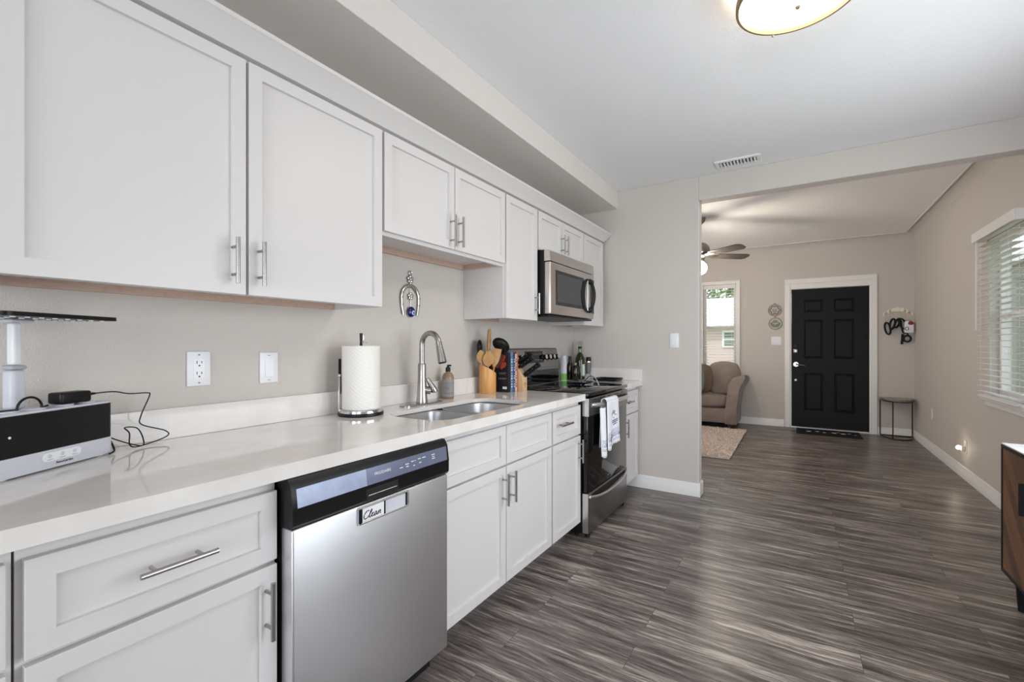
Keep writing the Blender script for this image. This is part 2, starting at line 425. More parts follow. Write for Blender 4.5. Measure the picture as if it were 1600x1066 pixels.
        bmesh.ops.recalc_face_normals(s.bm, faces=fs)
        return A + B
    def grid(s, fn, nu, nv, closed_u=False):
        V = [[s.bm.verts.new(fn(i / (nu if closed_u else nu - 1), j / (nv - 1))) for j in range(nv)] for i in range(nu)]
        fs = []
        for i in range(nu if closed_u else nu - 1):
            for j in range(nv - 1):
                k = (i + 1) % nu
                fs.append(s.bm.faces.new((V[i][j], V[k][j], V[k][j + 1], V[i][j + 1])))
        s._fin(fs); return V
    def shaker(s, y0, y1, z0, z1, xb, xf, rail=0.057, rec=0.011):
        """door or drawer front facing +x with a recessed flat panel"""
        s.box(xb, xf, y0, y1, z0, z1, 0.0012)
        f = max((f for f in s.bm.faces if f.normal.x > 0.9 and abs(f.calc_center_median().x - xf) < 1e-4 and y0 < f.calc_center_median().y < y1 and z0 < f.calc_center_median().z < z1), key=lambda f: f.calc_area())
        bmesh.ops.inset_region(s.bm, faces=[f], thickness=rail)
        bmesh.ops.inset_region(s.bm, faces=[f], thickness=0.0005)
        bmesh.ops.translate(s.bm, vec=(-rec, 0, 0), verts=f.verts)
    def xf(s, m, verts=None):
        bmesh.ops.transform(s.bm, matrix=m, verts=verts or s.bm.verts)
    def build(s, name, mats, parent=None, sharp=32, recalc=False, subsurf=0, base=True):
        if recalc: bmesh.ops.recalc_face_normals(s.bm, faces=s.bm.faces)
        if parent is not None:
            o0 = ORG.get(parent.name, Vector((0, 0, 0)))
        elif base:
            vs = s.bm.verts
            lo = [min(v.co[i] for v in vs) for i in range(3)]; hi = [max(v.co[i] for v in vs) for i in range(3)]
            o0 = Vector(((lo[0] + hi[0]) / 2, (lo[1] + hi[1]) / 2, lo[2]))
        else: o0 = Vector((0, 0, 0))
        bmesh.ops.translate(s.bm, vec=-o0, verts=s.bm.verts)
        me = bpy.data.meshes.new(name); s.bm.to_mesh(me); s.bm.free()
        for m_ in (mats if isinstance(mats, (list, tuple)) else [mats]): me.materials.append(m_)
        me.polygons.foreach_set('use_smooth', [True] * len(me.polygons))
        me.set_sharp_from_angle(angle=R(sharp))
        o = bpy.data.objects.new(name, me); COL.objects.link(o)
        if parent is not None: o.parent = parent
        else: o.location = o0
        ORG[o.name] = o0
        if subsurf:
            md = o.modifiers.new('subdivision', 'SUBSURF'); md.levels = subsurf; md.render_levels = subsurf
        return o

def thing(name, label, cat, loc=(0, 0, 0), group=None, kind=None):
    o = bpy.data.objects.new(name, None); COL.objects.link(o); o.location = loc
    o.empty_display_size = 0.05
    ORG[o.name] = Vector(loc)
    o['label'] = label; o['category'] = cat
    if group: o['group'] = group
    if kind: o['kind'] = kind
    return o
def tag(o, label, cat, group=None, kind=None):
    o['label'] = label; o['category'] = cat
    if group: o['group'] = group
    if kind: o['kind'] = kind
    return o
def place(o, loc, rz=0.0, rot=None):
    o.location = loc; o.rotation_euler = rot if rot else (0, 0, rz)
def struct(o): o['kind'] = 'structure'; return o
def copy_tree(o, parent=None):
    c = o.copy(); COL.objects.link(c)
    if parent is not None: c.parent = parent
    for ch in list(o.children): copy_tree(ch, c)
    return c
def sbox(name, x0, x1, y0, y1, z0, z1, m, bev=0.0):
    b = MB(); b.box(x0, x1, y0, y1, z0, z1, bev); return struct(b.build(name, m))
def text_part(name, txt, size, m, parent, mw, extrude=0.0004, shear=0.0, spacing=1.0):
    """lettering as a mesh part; mw: matrix placing the text plane (in the parent's space)"""
    cu = bpy.data.curves.new(name, 'FONT'); cu.body = txt; cu.size = size; cu.extrude = extrude; cu.shear = shear
    cu.align_x = 'CENTER'; cu.align_y = 'CENTER'; cu.space_character = spacing
    t = bpy.data.objects.new(name, cu); COL.objects.link(t)
    me = bpy.data.meshes.new_from_object(t.evaluated_get(bpy.context.evaluated_depsgraph_get()))
    bpy.data.objects.remove(t); bpy.data.curves.remove(cu)
    me.transform(mw); me.name = name; me.materials.clear(); me.materials.append(m)
    o = bpy.data.objects.new(name, me); COL.objects.link(o)
    if parent is not None: o.parent = parent
    ORG[o.name] = ORG.get(parent.name, Vector((0, 0, 0))) if parent is not None else Vector((0, 0, 0))
    return o
def face_px(x, y, z, org=(0, 0, 0)):
    """text plane facing +x, reading along +y"""
    return Matrix.Translation(Vector((x, y, z)) - Vector(org)) @ Matrix(((0, 0, 1, 0), (1, 0, 0, 0), (0, 1, 0, 0), (0, 0, 0, 1)))

# ------------------------------------------------------------------ the setting
XR, YF, YP, YPB, YB, XL = 3.065, 7.86, 3.887, 4.005, -5.22, -2.6
HK, HL = 2.58, 2.70
sbox('floor', XL - .12, XR + .12, YB - .12, YF + .12, -0.06, 0, M['floor'])
o = bpy.data.objects['floor']
for v in o.data.vertices: v.co = v.co + o.location
o.location = (0, 0, 0)
sbox('ceiling', -0.12, XR + .12, YB - .12, YPB, HK, HK + .14, M['ceiling'])
sbox('ceiling.001', XL - .12, XR + .12, YPB, YF + .12, HL, HL + .1, M['ceiling_smooth'])
sbox('wall_left', -0.12, 0, YB - .12, YP, 0, HK, M['wall'])
def wall_x(name, x0, x1, y0, y1, z0, z1, holes):
    """wall in the yz plane with rectangular openings (ya,yb,za,zb)"""
    b = MB(); ys = sorted(holes); cur = y0
    for ya, yb, za, zb in ys:
        if ya > cur: b.box(x0, x1, cur, ya, z0, z1)
        if za > z0: b.box(x0, x1, ya, yb, z0, za)
        if zb < z1: b.box(x0, x1, ya, yb, zb, z1)
        cur = yb
    if y1 > cur: b.box(x0, x1, cur, y1, z0, z1)
    return struct(b.build(name, M['wall']))
def wall_y(name, y0, y1, x0, x1, z0, z1, holes):
    b = MB(); cur = x0
    for xa, xb, za, zb in sorted(holes):
        if xa > cur: b.box(cur, xa, y0, y1, z0, z1)
        if za > z0: b.box(xa, xb, y0, y1, z0, za)
        if zb < z1: b.box(xa, xb, y0, y1, zb, z1)
        cur = xb
    if x1 > cur: b.box(cur, x1, y0, y1, z0, z1)
    return struct(b.build(name, M['wall']))
W2 = (4.36, 5.06, 0.83, 2.06)          # window in the right wall
W3 = (1.0, 2.9, 0.25, 2.05)           # unseen kitchen window beside the camera, added to light the cabinets
W5 = (-3.3, -1.3, 0.85, 2.15)         # unseen right-wall window behind the camera, added for its daylight
W4 = (5.0, 6.8, 0.85, 2.05)           # unseen side window, added to light the living room
wall_x('wall_right', XR, XR + .12, YB - .12, YF + .12, 0, HL, [W2, W3, W5])
W1 = (0.475, 0.955, 0.83, 2.17)        # window behind the sofa
D1 = (1.66, 2.63, 0.0, 2.07)           # front door
wall_y('wall_far', YF, YF + .12, XL - .12, XR, 0, HL, [W1, D1])
D2 = (0.8, 2.75, 0.0, 2.1)             # unseen glass door behind the camera, added as a light source
wall_y('wall_back', YB - .12, YB, 0, XR, 0, HK, [D2])
# partition with the opening into the living room (post and header in one)
b = MB(); b.box(XL - .12, 1.10, YP, YPB, 0, HK, 0.004); b.box(1.10, XR, YP, YPB, 2.385, HK, 0.004)
b.box(XL - .12, XR, YP + .03, YPB, HK, HL)
struct(b.build('wall_center', M['wall']))
wall_x('wall_side', XL - .12, XL, YPB, YF, 0, HL, [W4])
# white strip added to carry the bright light on the partition end
sbox('lit_end_strip', 1.1002, 1.1040, YP + .002, YPB - .002, 0.107, 2.384, M['trim'])
# dropped soffit above the cabinets
sbox('ceiling_soffit', 0.0, 0.43, YB, YP, 2.422, HK - .0005, M['soffit'], 0.003)
# plaster cove and bead round the living-room ceiling
def cove(name, along, m):
    b = MB(); r = 0.085
    if along == 'y':
        poly = [(XR + 0.0, HL)] + [(XR - r * (1 - math.cos(i / 8 * PI / 2)), HL - r * (1 - math.sin(i / 8 * PI / 2))) for i in range(9)]
        b.prism([(x, z) for x, z in poly], 'y', YPB, YF)
    else:
        poly = [(YF + 0.0, HL)] + [(YF - r * (1 - math.cos(i / 8 * PI / 2)), HL - r * (1 - math.sin(i / 8 * PI / 2))) for i in range(9)]
        b.prism(poly, 'x', XL, XR)
    return struct(b.build(name, m))
cove('trim_1', 'y', M['wall']); cove('trim_2', 'x', M['wall'])
b = MB()
b.box(XR - .104, XR - .090, YPB, YF - .09, HL - .009, HL, 0.002); b.box(XL, XR - .090, YF - .104, YF - .090, HL - .009, HL, 0.002)
struct(b.build('trim_3', M['trim']))
# baseboards (stepped profile)
def base_prof(d=1): return [(0, 0), (0.015, 0), (0.015, 0.062), (0.011, 0.070), (0.011, 0.088), (0.006, 0.104), (0, 0.106)]
def baseboard(name, segs):
    b = MB()
    for kind, a0, a1, p in segs:
        if kind == 'y-': b.prism([(p - u, z) for u, z in base_prof()], 'x', a0, a1)      # board on a wall facing -y at y=p
        if kind == 'x-': b.prism([(p - u, z) for u, z in base_prof()], 'y', a0, a1)      # wall facing -x at x=p
        if kind == 'x+': b.prism([(p + u, z) for u, z in base_prof()], 'y', a0, a1)
        if kind == 'y+': b.prism([(p + u, z) for u, z in base_prof()], 'x', a0, a1)
    return struct(b.build(name, M['trim']))
baseboard('baseboard_center', [('y-', 0.497, 1.115, YP), ('x+', YP + .0002, YPB - .0002, 1.10), ('y+', XL, 1.115, YPB)])
baseboard('baseboard_right', [('x-', YB, YF - .0, XR)])
baseboard('baseboard_far', [('y-', XL, 1.600, YF), ('y-', 2.69, XR - .016, YF)])

# windows
def window(name, axis, w0, w1, z0, z1, face, depth, mid=None):
    """white sash window in an opening; axis 'x' = wall facing -x, 'y' = wall facing -y; face = inner wall plane"""
    def bx(b, a0, a1, d0, d1, c0, c1, bev=0.003):
        if axis == 'x': b.box(face + d0, face + d1, a0, a1, c0, c1, bev)
        else: b.box(a0, a1, face + d0, face + d1, c0, c1, bev)
    b = MB(); f = .04
    bx(b, w0, w0 + f, .05, .10, z0, z1); bx(b, w1 - f, w1, .05, .10, z0, z1); bx(b, w0 + f, w1 - f, .05, .10, z0, z0 + f); bx(b, w0 + f, w1 - f, .05, .10, z1 - f, z1)
    if mid: bx(b, w0 + f, w1 - f, .055, .095, mid - .022, mid + .022)
    fr = struct(b.build(name, M['trim']))
    b = MB(); bx(b, w0 + f, w1 - f, .070, .074, z0 + f, z1 - f, 0); b.build('pane', M['pane'], fr)
    return fr
wd = window('window_1', 'y', W1[0], W1[1], W1[2], W1[3], YF, .12, 1.50)
b = MB(); c = .055
b.box(W1[0] - c, W1[0], YF - .018, YF, W1[2] - .05, W1[3] + c, .003); b.box(W1[1], W1[1] + c, YF - .018, YF, W1[2] - .05, W1[3] + c, .003)
b.box(W1[0], W1[1], YF - .018, YF, W1[3], W1[3] + c, .003); b.box(W1[0] - c - .01, W1[1] + c + .01, YF - .045, YF + .05, W1[2] - .03, W1[2] - .001, .004)
b.build('casing', M['trim'], wd)
wd = window('window_2', 'x', W2[0], W2[1], W2[2], W2[3], XR, .12, 1.45)
b = MB(); b.box(XR - .045, XR + .05, W2[0] - .08, W2[1] + .08, W2[2] - .045, W2[2] - .012, .004); b.box(XR - .018, XR, W2[0] - .05, W2[1] + .05, W2[2] - .09, W2[2] - .046, .003)
b.build('sill', M['trim'], wd)
wd = window('added_window_3', 'x', W3[0], W3[1], W3[2], W3[3], XR, .12, 1.55)
wd = window('added_window_4', 'x', W4[0], W4[1], W4[2], W4[3], XL - .12, .12, 1.45)
wd = window('added_window_5', 'x', W5[0], W5[1], W5[2], W5[3], XR, .12, 1.5)
wd = window('added_door_2', 'y', D2[0], D2[1], 0.0, D2[3], YB - .12, .12, None)

# ------------------------------------------------------------------ front door
yd = YF + .028
# front skin built as a grid with six sunk panels
def six_panel(b):
    xs = [1.692, 1.850, 2.078, 2.210, 2.440, 2.598]
    zs = [0.022, 0.262, 0.808, 1.020, 1.578, 1.690, 1.870, 2.030]
    fs = []
    V = [[b.bm.verts.new((x, yd, z)) for z in zs] for x in xs]
    pan = []
    for i in range(5):
        for j in range(7):
            f = b.bm.faces.new((V[i][j], V[i + 1][j], V[i + 1][j + 1], V[i][j + 1])); fs.append(f)
            if i in (1, 3) and j in (1, 3, 5): pan.append(f)
    bmesh.ops.recalc_face_normals(b.bm, faces=fs)
    for f in pan:
        bmesh.ops.inset_region(b.bm, faces=[f], thickness=.014); bmesh.ops.translate(b.bm, vec=(0, .011, 0), verts=f.verts)
        bmesh.ops.inset_region(b.bm, faces=[f], thickness=.010)
        bmesh.ops.inset_region(b.bm, faces=[f], thickness=.020); bmesh.ops.translate(b.bm, vec=(0, -.008, 0), verts=f.verts)
b = MB(); six_panel(b)
b.box(1.692, 2.598, yd + .013, yd + .045, 0.022, 2.030)
b.box(1.692, 1.700, yd, yd + .013, 0.022, 2.03); b.box(2.590, 2.598, yd, yd + .013, 0.022, 2.03)
door = struct(b.build('door_1', M['door_blk'], sharp=12))
b = MB()
b.box(1.712, 1.768, yd - .030, yd - .001, 1.095, 1.155, .006, 2); k1 = b.build('keypad_lock', M['nickel'], door)
b = MB(); b.box(1.712, 1.768, yd - .026, yd - .001, 1.157, 1.235, .006, 2); b.build('keypad', M['blk'], door)
b = MB(); b.cone((1.748, yd - .001, .93), (1.748, yd - .012, .93), .034, n=24); b.cone((1.748, yd - .012, .93), (1.748, yd - .055, .93), .011)
b.tube([(1.748, yd - .05, .93), (1.79, yd - .056, .925), (1.865, yd - .05, .915)], [.012, .009, .007], 10); b.build('lever_handle', M['nickel'], door)
b = MB(); b.cone((1.744, yd - .001, .70), (1.744, yd - .014, .70), .016, n=16); b.build('peg_cover', M['white_pl'], door)
b = MB(); b.box(1.66, 2.63, YF - .01, yd + .05, 0.0, 0.020, .004); b.build('threshold', M['silver'], door)
# casing and jamb
b = MB()
for x0, x1 in ((1.606, 1.676), (2.614, 2.684)):
    b.box(x0, x1, YF - .020, YF - .0005, 0, 2.112, .004)
b.box(1.606, 2.684, YF - .020, YF - .0005, 2.112, 2.182, .004)
for x0, x1 in ((1.660, 1.690), (2.600, 2.630)):
    b.box(x0, x1, YF - .004, YF + .1, 0.02, 2.035, .002)
b.box(1.660, 2.630, YF - .004, YF + .1, 2.035, 2.07, .002); b.box(1.676, 2.614, YF - .010, YF - .004, 2.035, 2.112, .002)
struct(b.build('trim_4', M['trim']))

# ------------------------------------------------------------------ cabinets
def bar_pull(parent, x_face, y, z, length, vertical=True):
    """brushed bar handle standing off a door face"""
    b = MB(); xo = x_face + .034; h = length / 2; q = length * .30
    if vertical:
        b.cone((xo, y, z - h), (xo, y, z + h), .006, n=14)
        for s in (-1, 1): b.cone((x_face - .001, y, z + s * q), (xo, y, z + s * q), .0045, n=10)
    else:
        b.cone((xo, y - h, z), (xo, y + h, z), .006, n=14)
        for s in (-1, 1): b.cone((x_face - .001, y + s * q, z), (xo, y + s * q, z), .0045, n=10)
    return b.build('handle', M['nickel'], parent)

UF, UB = 0.317, 0.297      # upper door face, box front
def upper(name_lab, y0, y1, z0, z1, doors, rails=True, side_rail=False):
    t = thing('wall_cabinet', name_lab, 'cabinet', (0.15, (y0 + y1) / 2, z0), 'white wall cabinets')
    b = MB()
    b.box(.001, UB, y0, y0 + .014, z0, z1); b.box(.001, UB, y1 - .014, y1, z0, z1)
    b.box(.001, UB - .02, y0 + .014, y1 - .014, z0 + .030, z0 + .046); b.box(.001, UB - .02, y0 + .014, y1 - .014, z1 - .016, z1)
    b.box(.001, .008, y0 + .014, y1 - .014, z0 + .046, z1 - .016)
    b.box(UB - .02, UB, y0 + .014, y1 - .014, z0 - .0, z0 + .046); b.box(UB - .02, UB, y0 + .014, y1 - .014, z1 - .05, z1)
    b.box(UB - .02, UB, y0 + .014, y0 + .04, z0 + .046, z1 - .05); b.box(UB - .02, UB, y1 - .04, y1 - .014, z0 + .046, z1 - .05)
    if len(doors) > 1:
        ym = (doors[0][1] + doors[1][0]) / 2
        b.box(UB - .02, UB, ym - .03, ym + .03, z0 + .046, z1 - .05)
    b.build('carcass', M['cabinet'], t)
    b = MB(); b.box(.001, .018, y0 + .014, y1 - .014, z0 + .001, z0 + .030)
    if side_rail: b.box(.018, UB - .02, y1 - .026, y1 - .014, z0 + .001, z0 + .030)
    b.build('hanging_rail', M['raw_wood'], t)
    for (a, c, za, zb, hy, hz, hl) in doors:
        b = MB(); b.shaker(a, c, za, zb, UB + .0005, UF); d = b.build('door', M['cabinet'], t)
        if hy is not None: bar_pull(d, UF, hy, hz, hl)
    return t
ZU0, ZU1 = 1.384, 2.122
upper('large white wall cabinet with two tall shaker doors at left foreground, above the planter', .228, 1.312, ZU0, ZU1 + .01,
      [(.233, .757, ZU0, ZU1, .716, 1.484, .140), (.766, 1.308, ZU0, ZU1, .796, 1.484, .140)])
upper('short white wall cabinet with two doors above the sink, hung higher than its neighbours', 1.315, 2.247, 1.690, ZU1 + .01,
      [(1.321, 1.778, 1.706, ZU1, 1.744, 1.792, .155), (1.783, 2.243, 1.706, ZU1, 1.806, 1.795, .155)], side_rail=True)
upper('narrow tall white wall cabinet with single door just left of the microwave', 2.250, 2.642, ZU0, ZU1 + .01,
      [(2.258, 2.634, ZU0, ZU1, 2.598, 1.494, .135)])
upper('small white wall cabinet with two short doors directly above the microwave', 2.646, 3.400, 1.858, ZU1 + .01,
      [(2.654, 3.006, 1.862, ZU1, 2.985, 1.953, .140), (3.010, 3.396, 1.862, ZU1, 3.045, 1.953, .140)])
upper('narrow white wall cabinet at far end, between microwave and partition wall', 3.404, 3.835, ZU0, ZU1 + .01,
      [(3.410, 3.831, ZU0, ZU1, None, 0, 0)])
# crown moulding along the top of the wall cabinets
b = MB(); cp = [(.296, 2.133), (.322, 2.133), (.330, 2.142), (.366, 2.190), (.376, 2.196), (.378, 2.208), (.296, 2.208)]
b.prism(cp, 'y', -.35, 3.838, [0, 0, .006, .040, .046, .047, .0])
b.box(.001, .30, 3.80, 3.838, 2.134, 2.208)
o = b.build('crown_molding', M['cabinet']); tag(o, 'continuous white crown molding running along the tops of the wall cabinets', 'molding')

BF, BB = 0.620, 0.600
def lower(label, y0, y1, fronts, side=False):
    t = thing('base_cabinet', label, 'cabinet', (0.3, (y0 + y1) / 2, 0), 'white base cabinets')
    b = MB()
    b.box(.001, BB, y0, y0 + .016, .105, .874); b.box(.001, BB, y1 - .016, y1, .105, .874)
    b.box(.001, .010, y0 + .016, y1 - .016, .105, .874); b.box(.010, BB, y0 + .016, y1 - .016, .105, .121)
    b.box(BB - .02, BB, y0 + .016, y1 - .016, .822, .874); b.box(BB - .02, BB, y0 + .04, y1 - .04, .630, .680)
    b.box(BB - .02, BB, y0 + .016, y0 + .04, .121, .822); b.box(BB - .02, BB, y1 - .04, y1 - .016, .121, .822)
    ds = [f for f in fronts if f[0] == 'door']
    if len(ds) > 1:
        ym = (ds[0][2] + ds[1][1]) / 2; b.box(BB - .02, BB, ym - .03, ym + .03, .121, .630); b.box(BB - .02, BB, ym - .03, ym + .03, .680, .822)
    b.build('carcass', M['cabinet'], t)
    b = MB(); b.box(.02, .490, y0, y1, 0, .104); b.build('toe_kick', M['cabinet'], t)
    for f in fronts:
        kind, a, c, za, zb, hd = f
        b = MB(); b.shaker(a, c, za, zb, BB + .0005, BF, .057 if kind == 'door' else .056); d = b.build(kind, M['cabinet'], t)
        if hd: bar_pull(d, BF, hd[0], hd[1], hd[2], hd[3])
    return t
lower('white base cabinet cut off at left picture edge, mostly out of frame', -.30, .205, [('drawer', -.29, .196, .664, .846, (-.05, .755, .145, False)), ('door', -.29, .196, .107, .652, (.15, .55, .145, True))])
lower('white base cabinet with wide drawer and single door, left of dishwasher', .209, .684, [('drawer', .218, .680, .664, .844, (.448, .755, .146, False)), ('door', .218, .680, .107, .652, (.650, .548, .146, True))])
lower('white sink base cabinet with two false drawer fronts and two doors', 1.322, 2.258, [('drawer', 1.330, 1.787, .664, .846, None), ('drawer', 1.793, 2.254, .664, .846, None),
      ('door', 1.330, 1.787, .107, .654, (1.754, .557, .146, True)), ('door', 1.793, 2.254, .107, .654, (1.821, .557, .146, True))])
lower('narrow white base cabinet with small drawer, between sink cabinet and stove', 2.262, 2.655, [('drawer', 2.270, 2.648, .664, .846, (2.392, .764, .146, False)), ('door', 2.270, 2.648, .107, .654, (2.612, .564, .146, True))])
lower('narrow white base cabinet at far end, right of the stove by the partition', 3.436, 3.868, [('drawer', 3.444, 3.860, .664, .846, (3.575, .764, .146, False)), ('door', 3.444, 3.860, .107, .654, (3.50, .564, .146, True))])

# ------------------------------------------------------------------ worktops
def rrect(x0, x1, y0, y1, r, n=8):
    rs = r if isinstance(r, (list, tuple)) else [r] * 4
    pts = []
    for (cx, cy, a0), q in zip(((x1, y1, 0), (x0, y1, 90), (x0, y0, 180), (x1, y0, 270)), rs):
        sx = -1 if cx == x1 else 1; sy = -1 if cy == y1 else 1
        for i in range(n + 1):
            a = R(a0 + 90 * i / n)
            pts.append((cx + sx * q + q * math.cos(a), cy + sy * q + q * math.sin(a)))
    return pts
HOLE = (0.205, 0.560, 1.392, 2.150)
def slab(outer, hole, z0, z1):
    b = MB(); bm = b.bm; es = []
    for loop in ([outer] if hole is None else [outer, hole]):
        vs = [bm.verts.new((x, y, z1)) for x, y in loop]
        es += [bm.edges.new((vs[i], vs[(i + 1) % len(vs)])) for i in range(len(vs))]
    r = bmesh.ops.triangle_fill(bm, use_beauty=True, use_dissolve=False, edges=es)
    fs = [g for g in r['geom'] if isinstance(g, bmesh.types.BMFace)]
    for f in fs:
        if f.normal.z < 0: f.normal_flip()
    ex = bmesh.ops.extrude_face_region(bm, geom=fs)
    bmesh.ops.translate(bm, vec=(0, 0, z0 - z1), verts=[g for g in ex['geom'] if isinstance(g, bmesh.types.BMVert)])
    bmesh.ops.recalc_face_normals(bm, faces=bm.faces)
    return b
def worktop(label, y0, y1, hole=None, end_splash=False):
    t = thing('worktop', label, 'worktop', (.32, (y0 + y1) / 2, .875), 'white quartz worktops')
    b = slab([(.0015, y0), (.648, y0), (.648, y1), (.0015, y1)], hole, .895, .915)
    b.box(.612, .648, y0, y1, .875, .895); b.box(.0015, .612, y0, y0 + .03, .875, .895); b.box(.0015, .612, y1 - .03, y1, .875, .895)
    b.build('slab', M['quartz'], t)
    b = MB(); b.box(.0015, .022, y0, y1, .9155, 1.016, .0015); b.build('backsplash', M['quartz'], t)
    if end_splash:
        b = MB(); b.box(.0225, .650, y1 - .021, y1, .9155, 1.016, .0015); b.build('side_splash', M['quartz'], t)
    return t
worktop('long white quartz worktop with sink cutout, from left edge to narrow cabinet', -.6, 2.2595, rrect(*HOLE, [.10, .10, .10, .10]))
worktop('small white quartz worktop piece between the seam and the stove', 2.2605, 2.660)
worktop('small white quartz worktop right of the stove, with side splash', 3.432, YP - .001, None, True)

# ------------------------------------------------------------------ sink, faucet
t = thing('sink', 'double bowl stainless steel sink set into the white worktop', 'sink', (.38, 1.77, .70))
def bowl(y0, y1, radii):
    b = MB()
    top = rrect(HOLE[0] - .004, HOLE[1] + .004, y0, y1, radii, 8)
    lev = [(0.0, .8945), (0.003, .882), (0.008, .76), (0.022, .722), (0.06, .708)]
    cx = (HOLE[0] + HOLE[1]) / 2; cy = (y0 + y1) / 2; rings = []
    for ins, z in lev:
        rings.append([b.bm.verts.new((cx + (x - cx) * (1 - ins / .18), cy + (y - cy) * (1 - ins / .18), z)) for x, y in top])
    fs = []
    for A, B in zip(rings, rings[1:]):
        for i in range(len(A)):
            j = (i + 1) % len(A); fs.append(b.bm.faces.new((A[i], A[j], B[j], B[i])))
    fs.append(b.bm.faces.new(rings[-1]))
    bmesh.ops.recalc_face_normals(b.bm, faces=fs)
    o = b.build('bowl', M['steel_sink'], t, sharp=50)
    md = o.modifiers.new('thickness', 'SOLIDIFY'); md.thickness = .0012; md.offset = 0
    d = MB(); d.lathe([(.0, .0), (.042, .0), (.042, .003), (.034, .004), (.02, .001), (0, .001)], (cx, cy, .7090), 24); d.build('drain', M['chrome'], o)
bowl(HOLE[2] - .004, 1.757, [.055, .055, .10, .10]); bowl(1.783, HOLE[3] + .004, [.10, .10, .055, .055])
b = MB(); b.box(HOLE[0] + .01, HOLE[1] - .01, 1.7565, 1.7835, .865, .8860, .006, 3); b.build('divider', M['steel_sink'], t)

t = thing('faucet', 'brushed nickel gooseneck pull-down faucet behind the sink', 'faucet', (.115, 1.755, .915))
b = MB(); pl = [(.115 + (x - .5) , y) for x, y in rrect(.468, .532, 1.610, 1.900, .031, 6)]
b.prism(pl, 'z', .9155, .9215); b.build('deck_plate', M['nickel'], t)
b = MB(); b.lathe([(.030, 0), (.030, .01), (.027, .03), (.024, .08), (.021, .13), (.0205, .20), (.019, .206), (0, .206)], (.115, 1.755, .922), 24); b.build('body', M['nickel'], t)
ang = R(-2); fr_ = .060
def fp(d, z): return (.115 + d * math.cos(ang), 1.755 + d * math.sin(ang), z)
pts = [fp(0, 1.125), fp(0, 1.19)]
for i in range(0, 17):
    a = PI - PI * i / 16 * .94
    pts.append(fp(fr_ + fr_ * math.cos(a), 1.226 + fr_ * math.sin(a)))
b = MB(); b.tube(pts, .0140, 16); b.build('spout', M['nickel'], t)
e = Vector(pts[-1]); dv = Vector((.25, -.005, -1)).normalized()
b = MB(); b.cone(e - dv * .004, e + dv * .016, .0160, .0160, 20); b.cone(e + dv * .016, e + dv * .104, .0165, .0225, 20); b.build('spray_head', M['nickel'], t)
b = MB(); b.cone(e + dv * .104, e + dv * .108, .0205, .019, 20); b.build('spray_nozzle', M['blk'], t)
b = MB(); b.cone((.120, 1.760, .992), (.150, 1.785, .985), .019, .020, 18)
b.tube(sp([(.136, 1.774, 1.052), (.142, 1.782, 1.030), (.150, 1.794, 1.005), (.156, 1.803, .983), (.157, 1.805, .974)], 4), [.007, .009, .010, .011, .012, .013, .014, .015, .016, .017, .018, .018, .0185, .0185, .018, .015, .010], 14); b.build('handle', M['nickel'], t)

# soap bottle
t = thing('soap_bottle', 'bronze soap bottle with black pump cap and pale label, behind sink', 'bottle', (.074, 2.012, .915))
b = MB(); b.lathe([(.0325, 0), (.034, .004), (.034, .116), (.032, .131), (.024, .146), (.013, .152), (.013, .156), (0, .156)], (.074, 2.012, .9155), 28); b.build('body', M['soap'], t)
b = MB()
def lab(b, c, r, z0, z1, a0, a1, n=16):
    b.grid(lambda u, v: (c[0] + r * math.cos(R(a0 + (a1 - a0) * u)), c[1] + r * math.sin(R(a0 + (a1 - a0) * u)), z0 + (z1 - z0) * v), n, 2)
lab(b, (.074, 2.012), .0344, .930, 1.030, -140, 60, 24); lb = b.build('label', M['soap_lab'], t)
b = MB()
for z, a0, a1, h in ((1.005, -70, 10, .003), (.995, -60, -10, .002), (.975, -75, -30, .004), (.967, -75, -40, .002), (.947, -78, 5, .005), (.940, -78, 8, .0025)):
    lab(b, (.074, 2.012), .0347, z, z + h, a0, a1, 12)
b.build('print', M['ink_g'], lb)
b = MB(); b.lathe([(.0145, 0), (.0145, .022), (.012, .024), (.007, .025), (.007, .036), (0, .036)], (.074, 2.012, 1.0715), 20); b.box(.070, .098, 2.007, 2.017, 1.101, 1.111, .003); b.build('pump_cap', M['blk'], t)

# paper towel holder and roll
PC = (.130, 1.352)
t = thing('paper_towel_holder', 'chrome and black upright paper towel holder standing on the worktop', 'holder', (PC[0], PC[1], .915))
b = MB(); b.lathe([(.096, 0), (.098, .004), (.096, .014), (0, .014)], (PC[0], PC[1], .9155), 40); b.build('rubber_base', M['blk'], t)
b = MB(); b.lathe([(.094, .0), (.094, .010), (.090, .013), (0, .013)], (PC[0], PC[1], .930), 40); b.build('plate', M['chrome'], t)
b = MB(); b.cone((PC[0], PC[1], .943), (PC[0], PC[1], 1.235), .006, n=14); b.cone((PC[0], PC[1], 1.235), (PC[0], PC[1], 1.278), .0055, .007, 14); b.build('post', M['blk'], t)
b = MB(); b.tube([(PC[0] + .004, PC[1] + .008, 1.272), (PC[0] + .004, PC[1] + .010, 1.236), (PC[0] + .006, PC[1] + .03, 1.236)], .002, 8); b.build('clip', M['chrome'], t)
b = MB(); aq = (PC[0] - .046, PC[1] - .080)
b.tube([(aq[0], aq[1], .935), (aq[0], aq[1], 1.085)], .0042, 10); b.sphere((aq[0], aq[1], 1.092), .0075, n=14, m=10); b.build('tension_arm', M['chrome'], t)
b = MB(); b.box(PC[0] - .058, PC[0] - .052, PC[1] - .078, PC[1] - .062, 1.010, 1.165, .002, 1, Matrix.Rotation(R(20), 3, 'Z')); b.build('tension_plate', M['blk'], t)
b = MB(); RR = .081
def roll_r(u, v): return RR + .0006 * math.sin(40 * v * PI)
b.lathe([(.020, 0), (RR - .002, 0), (RR, .002), (RR, .276), (RR - .002, .278), (.020, .278), (.020, 0)], (PC[0], PC[1], .9435), 56)
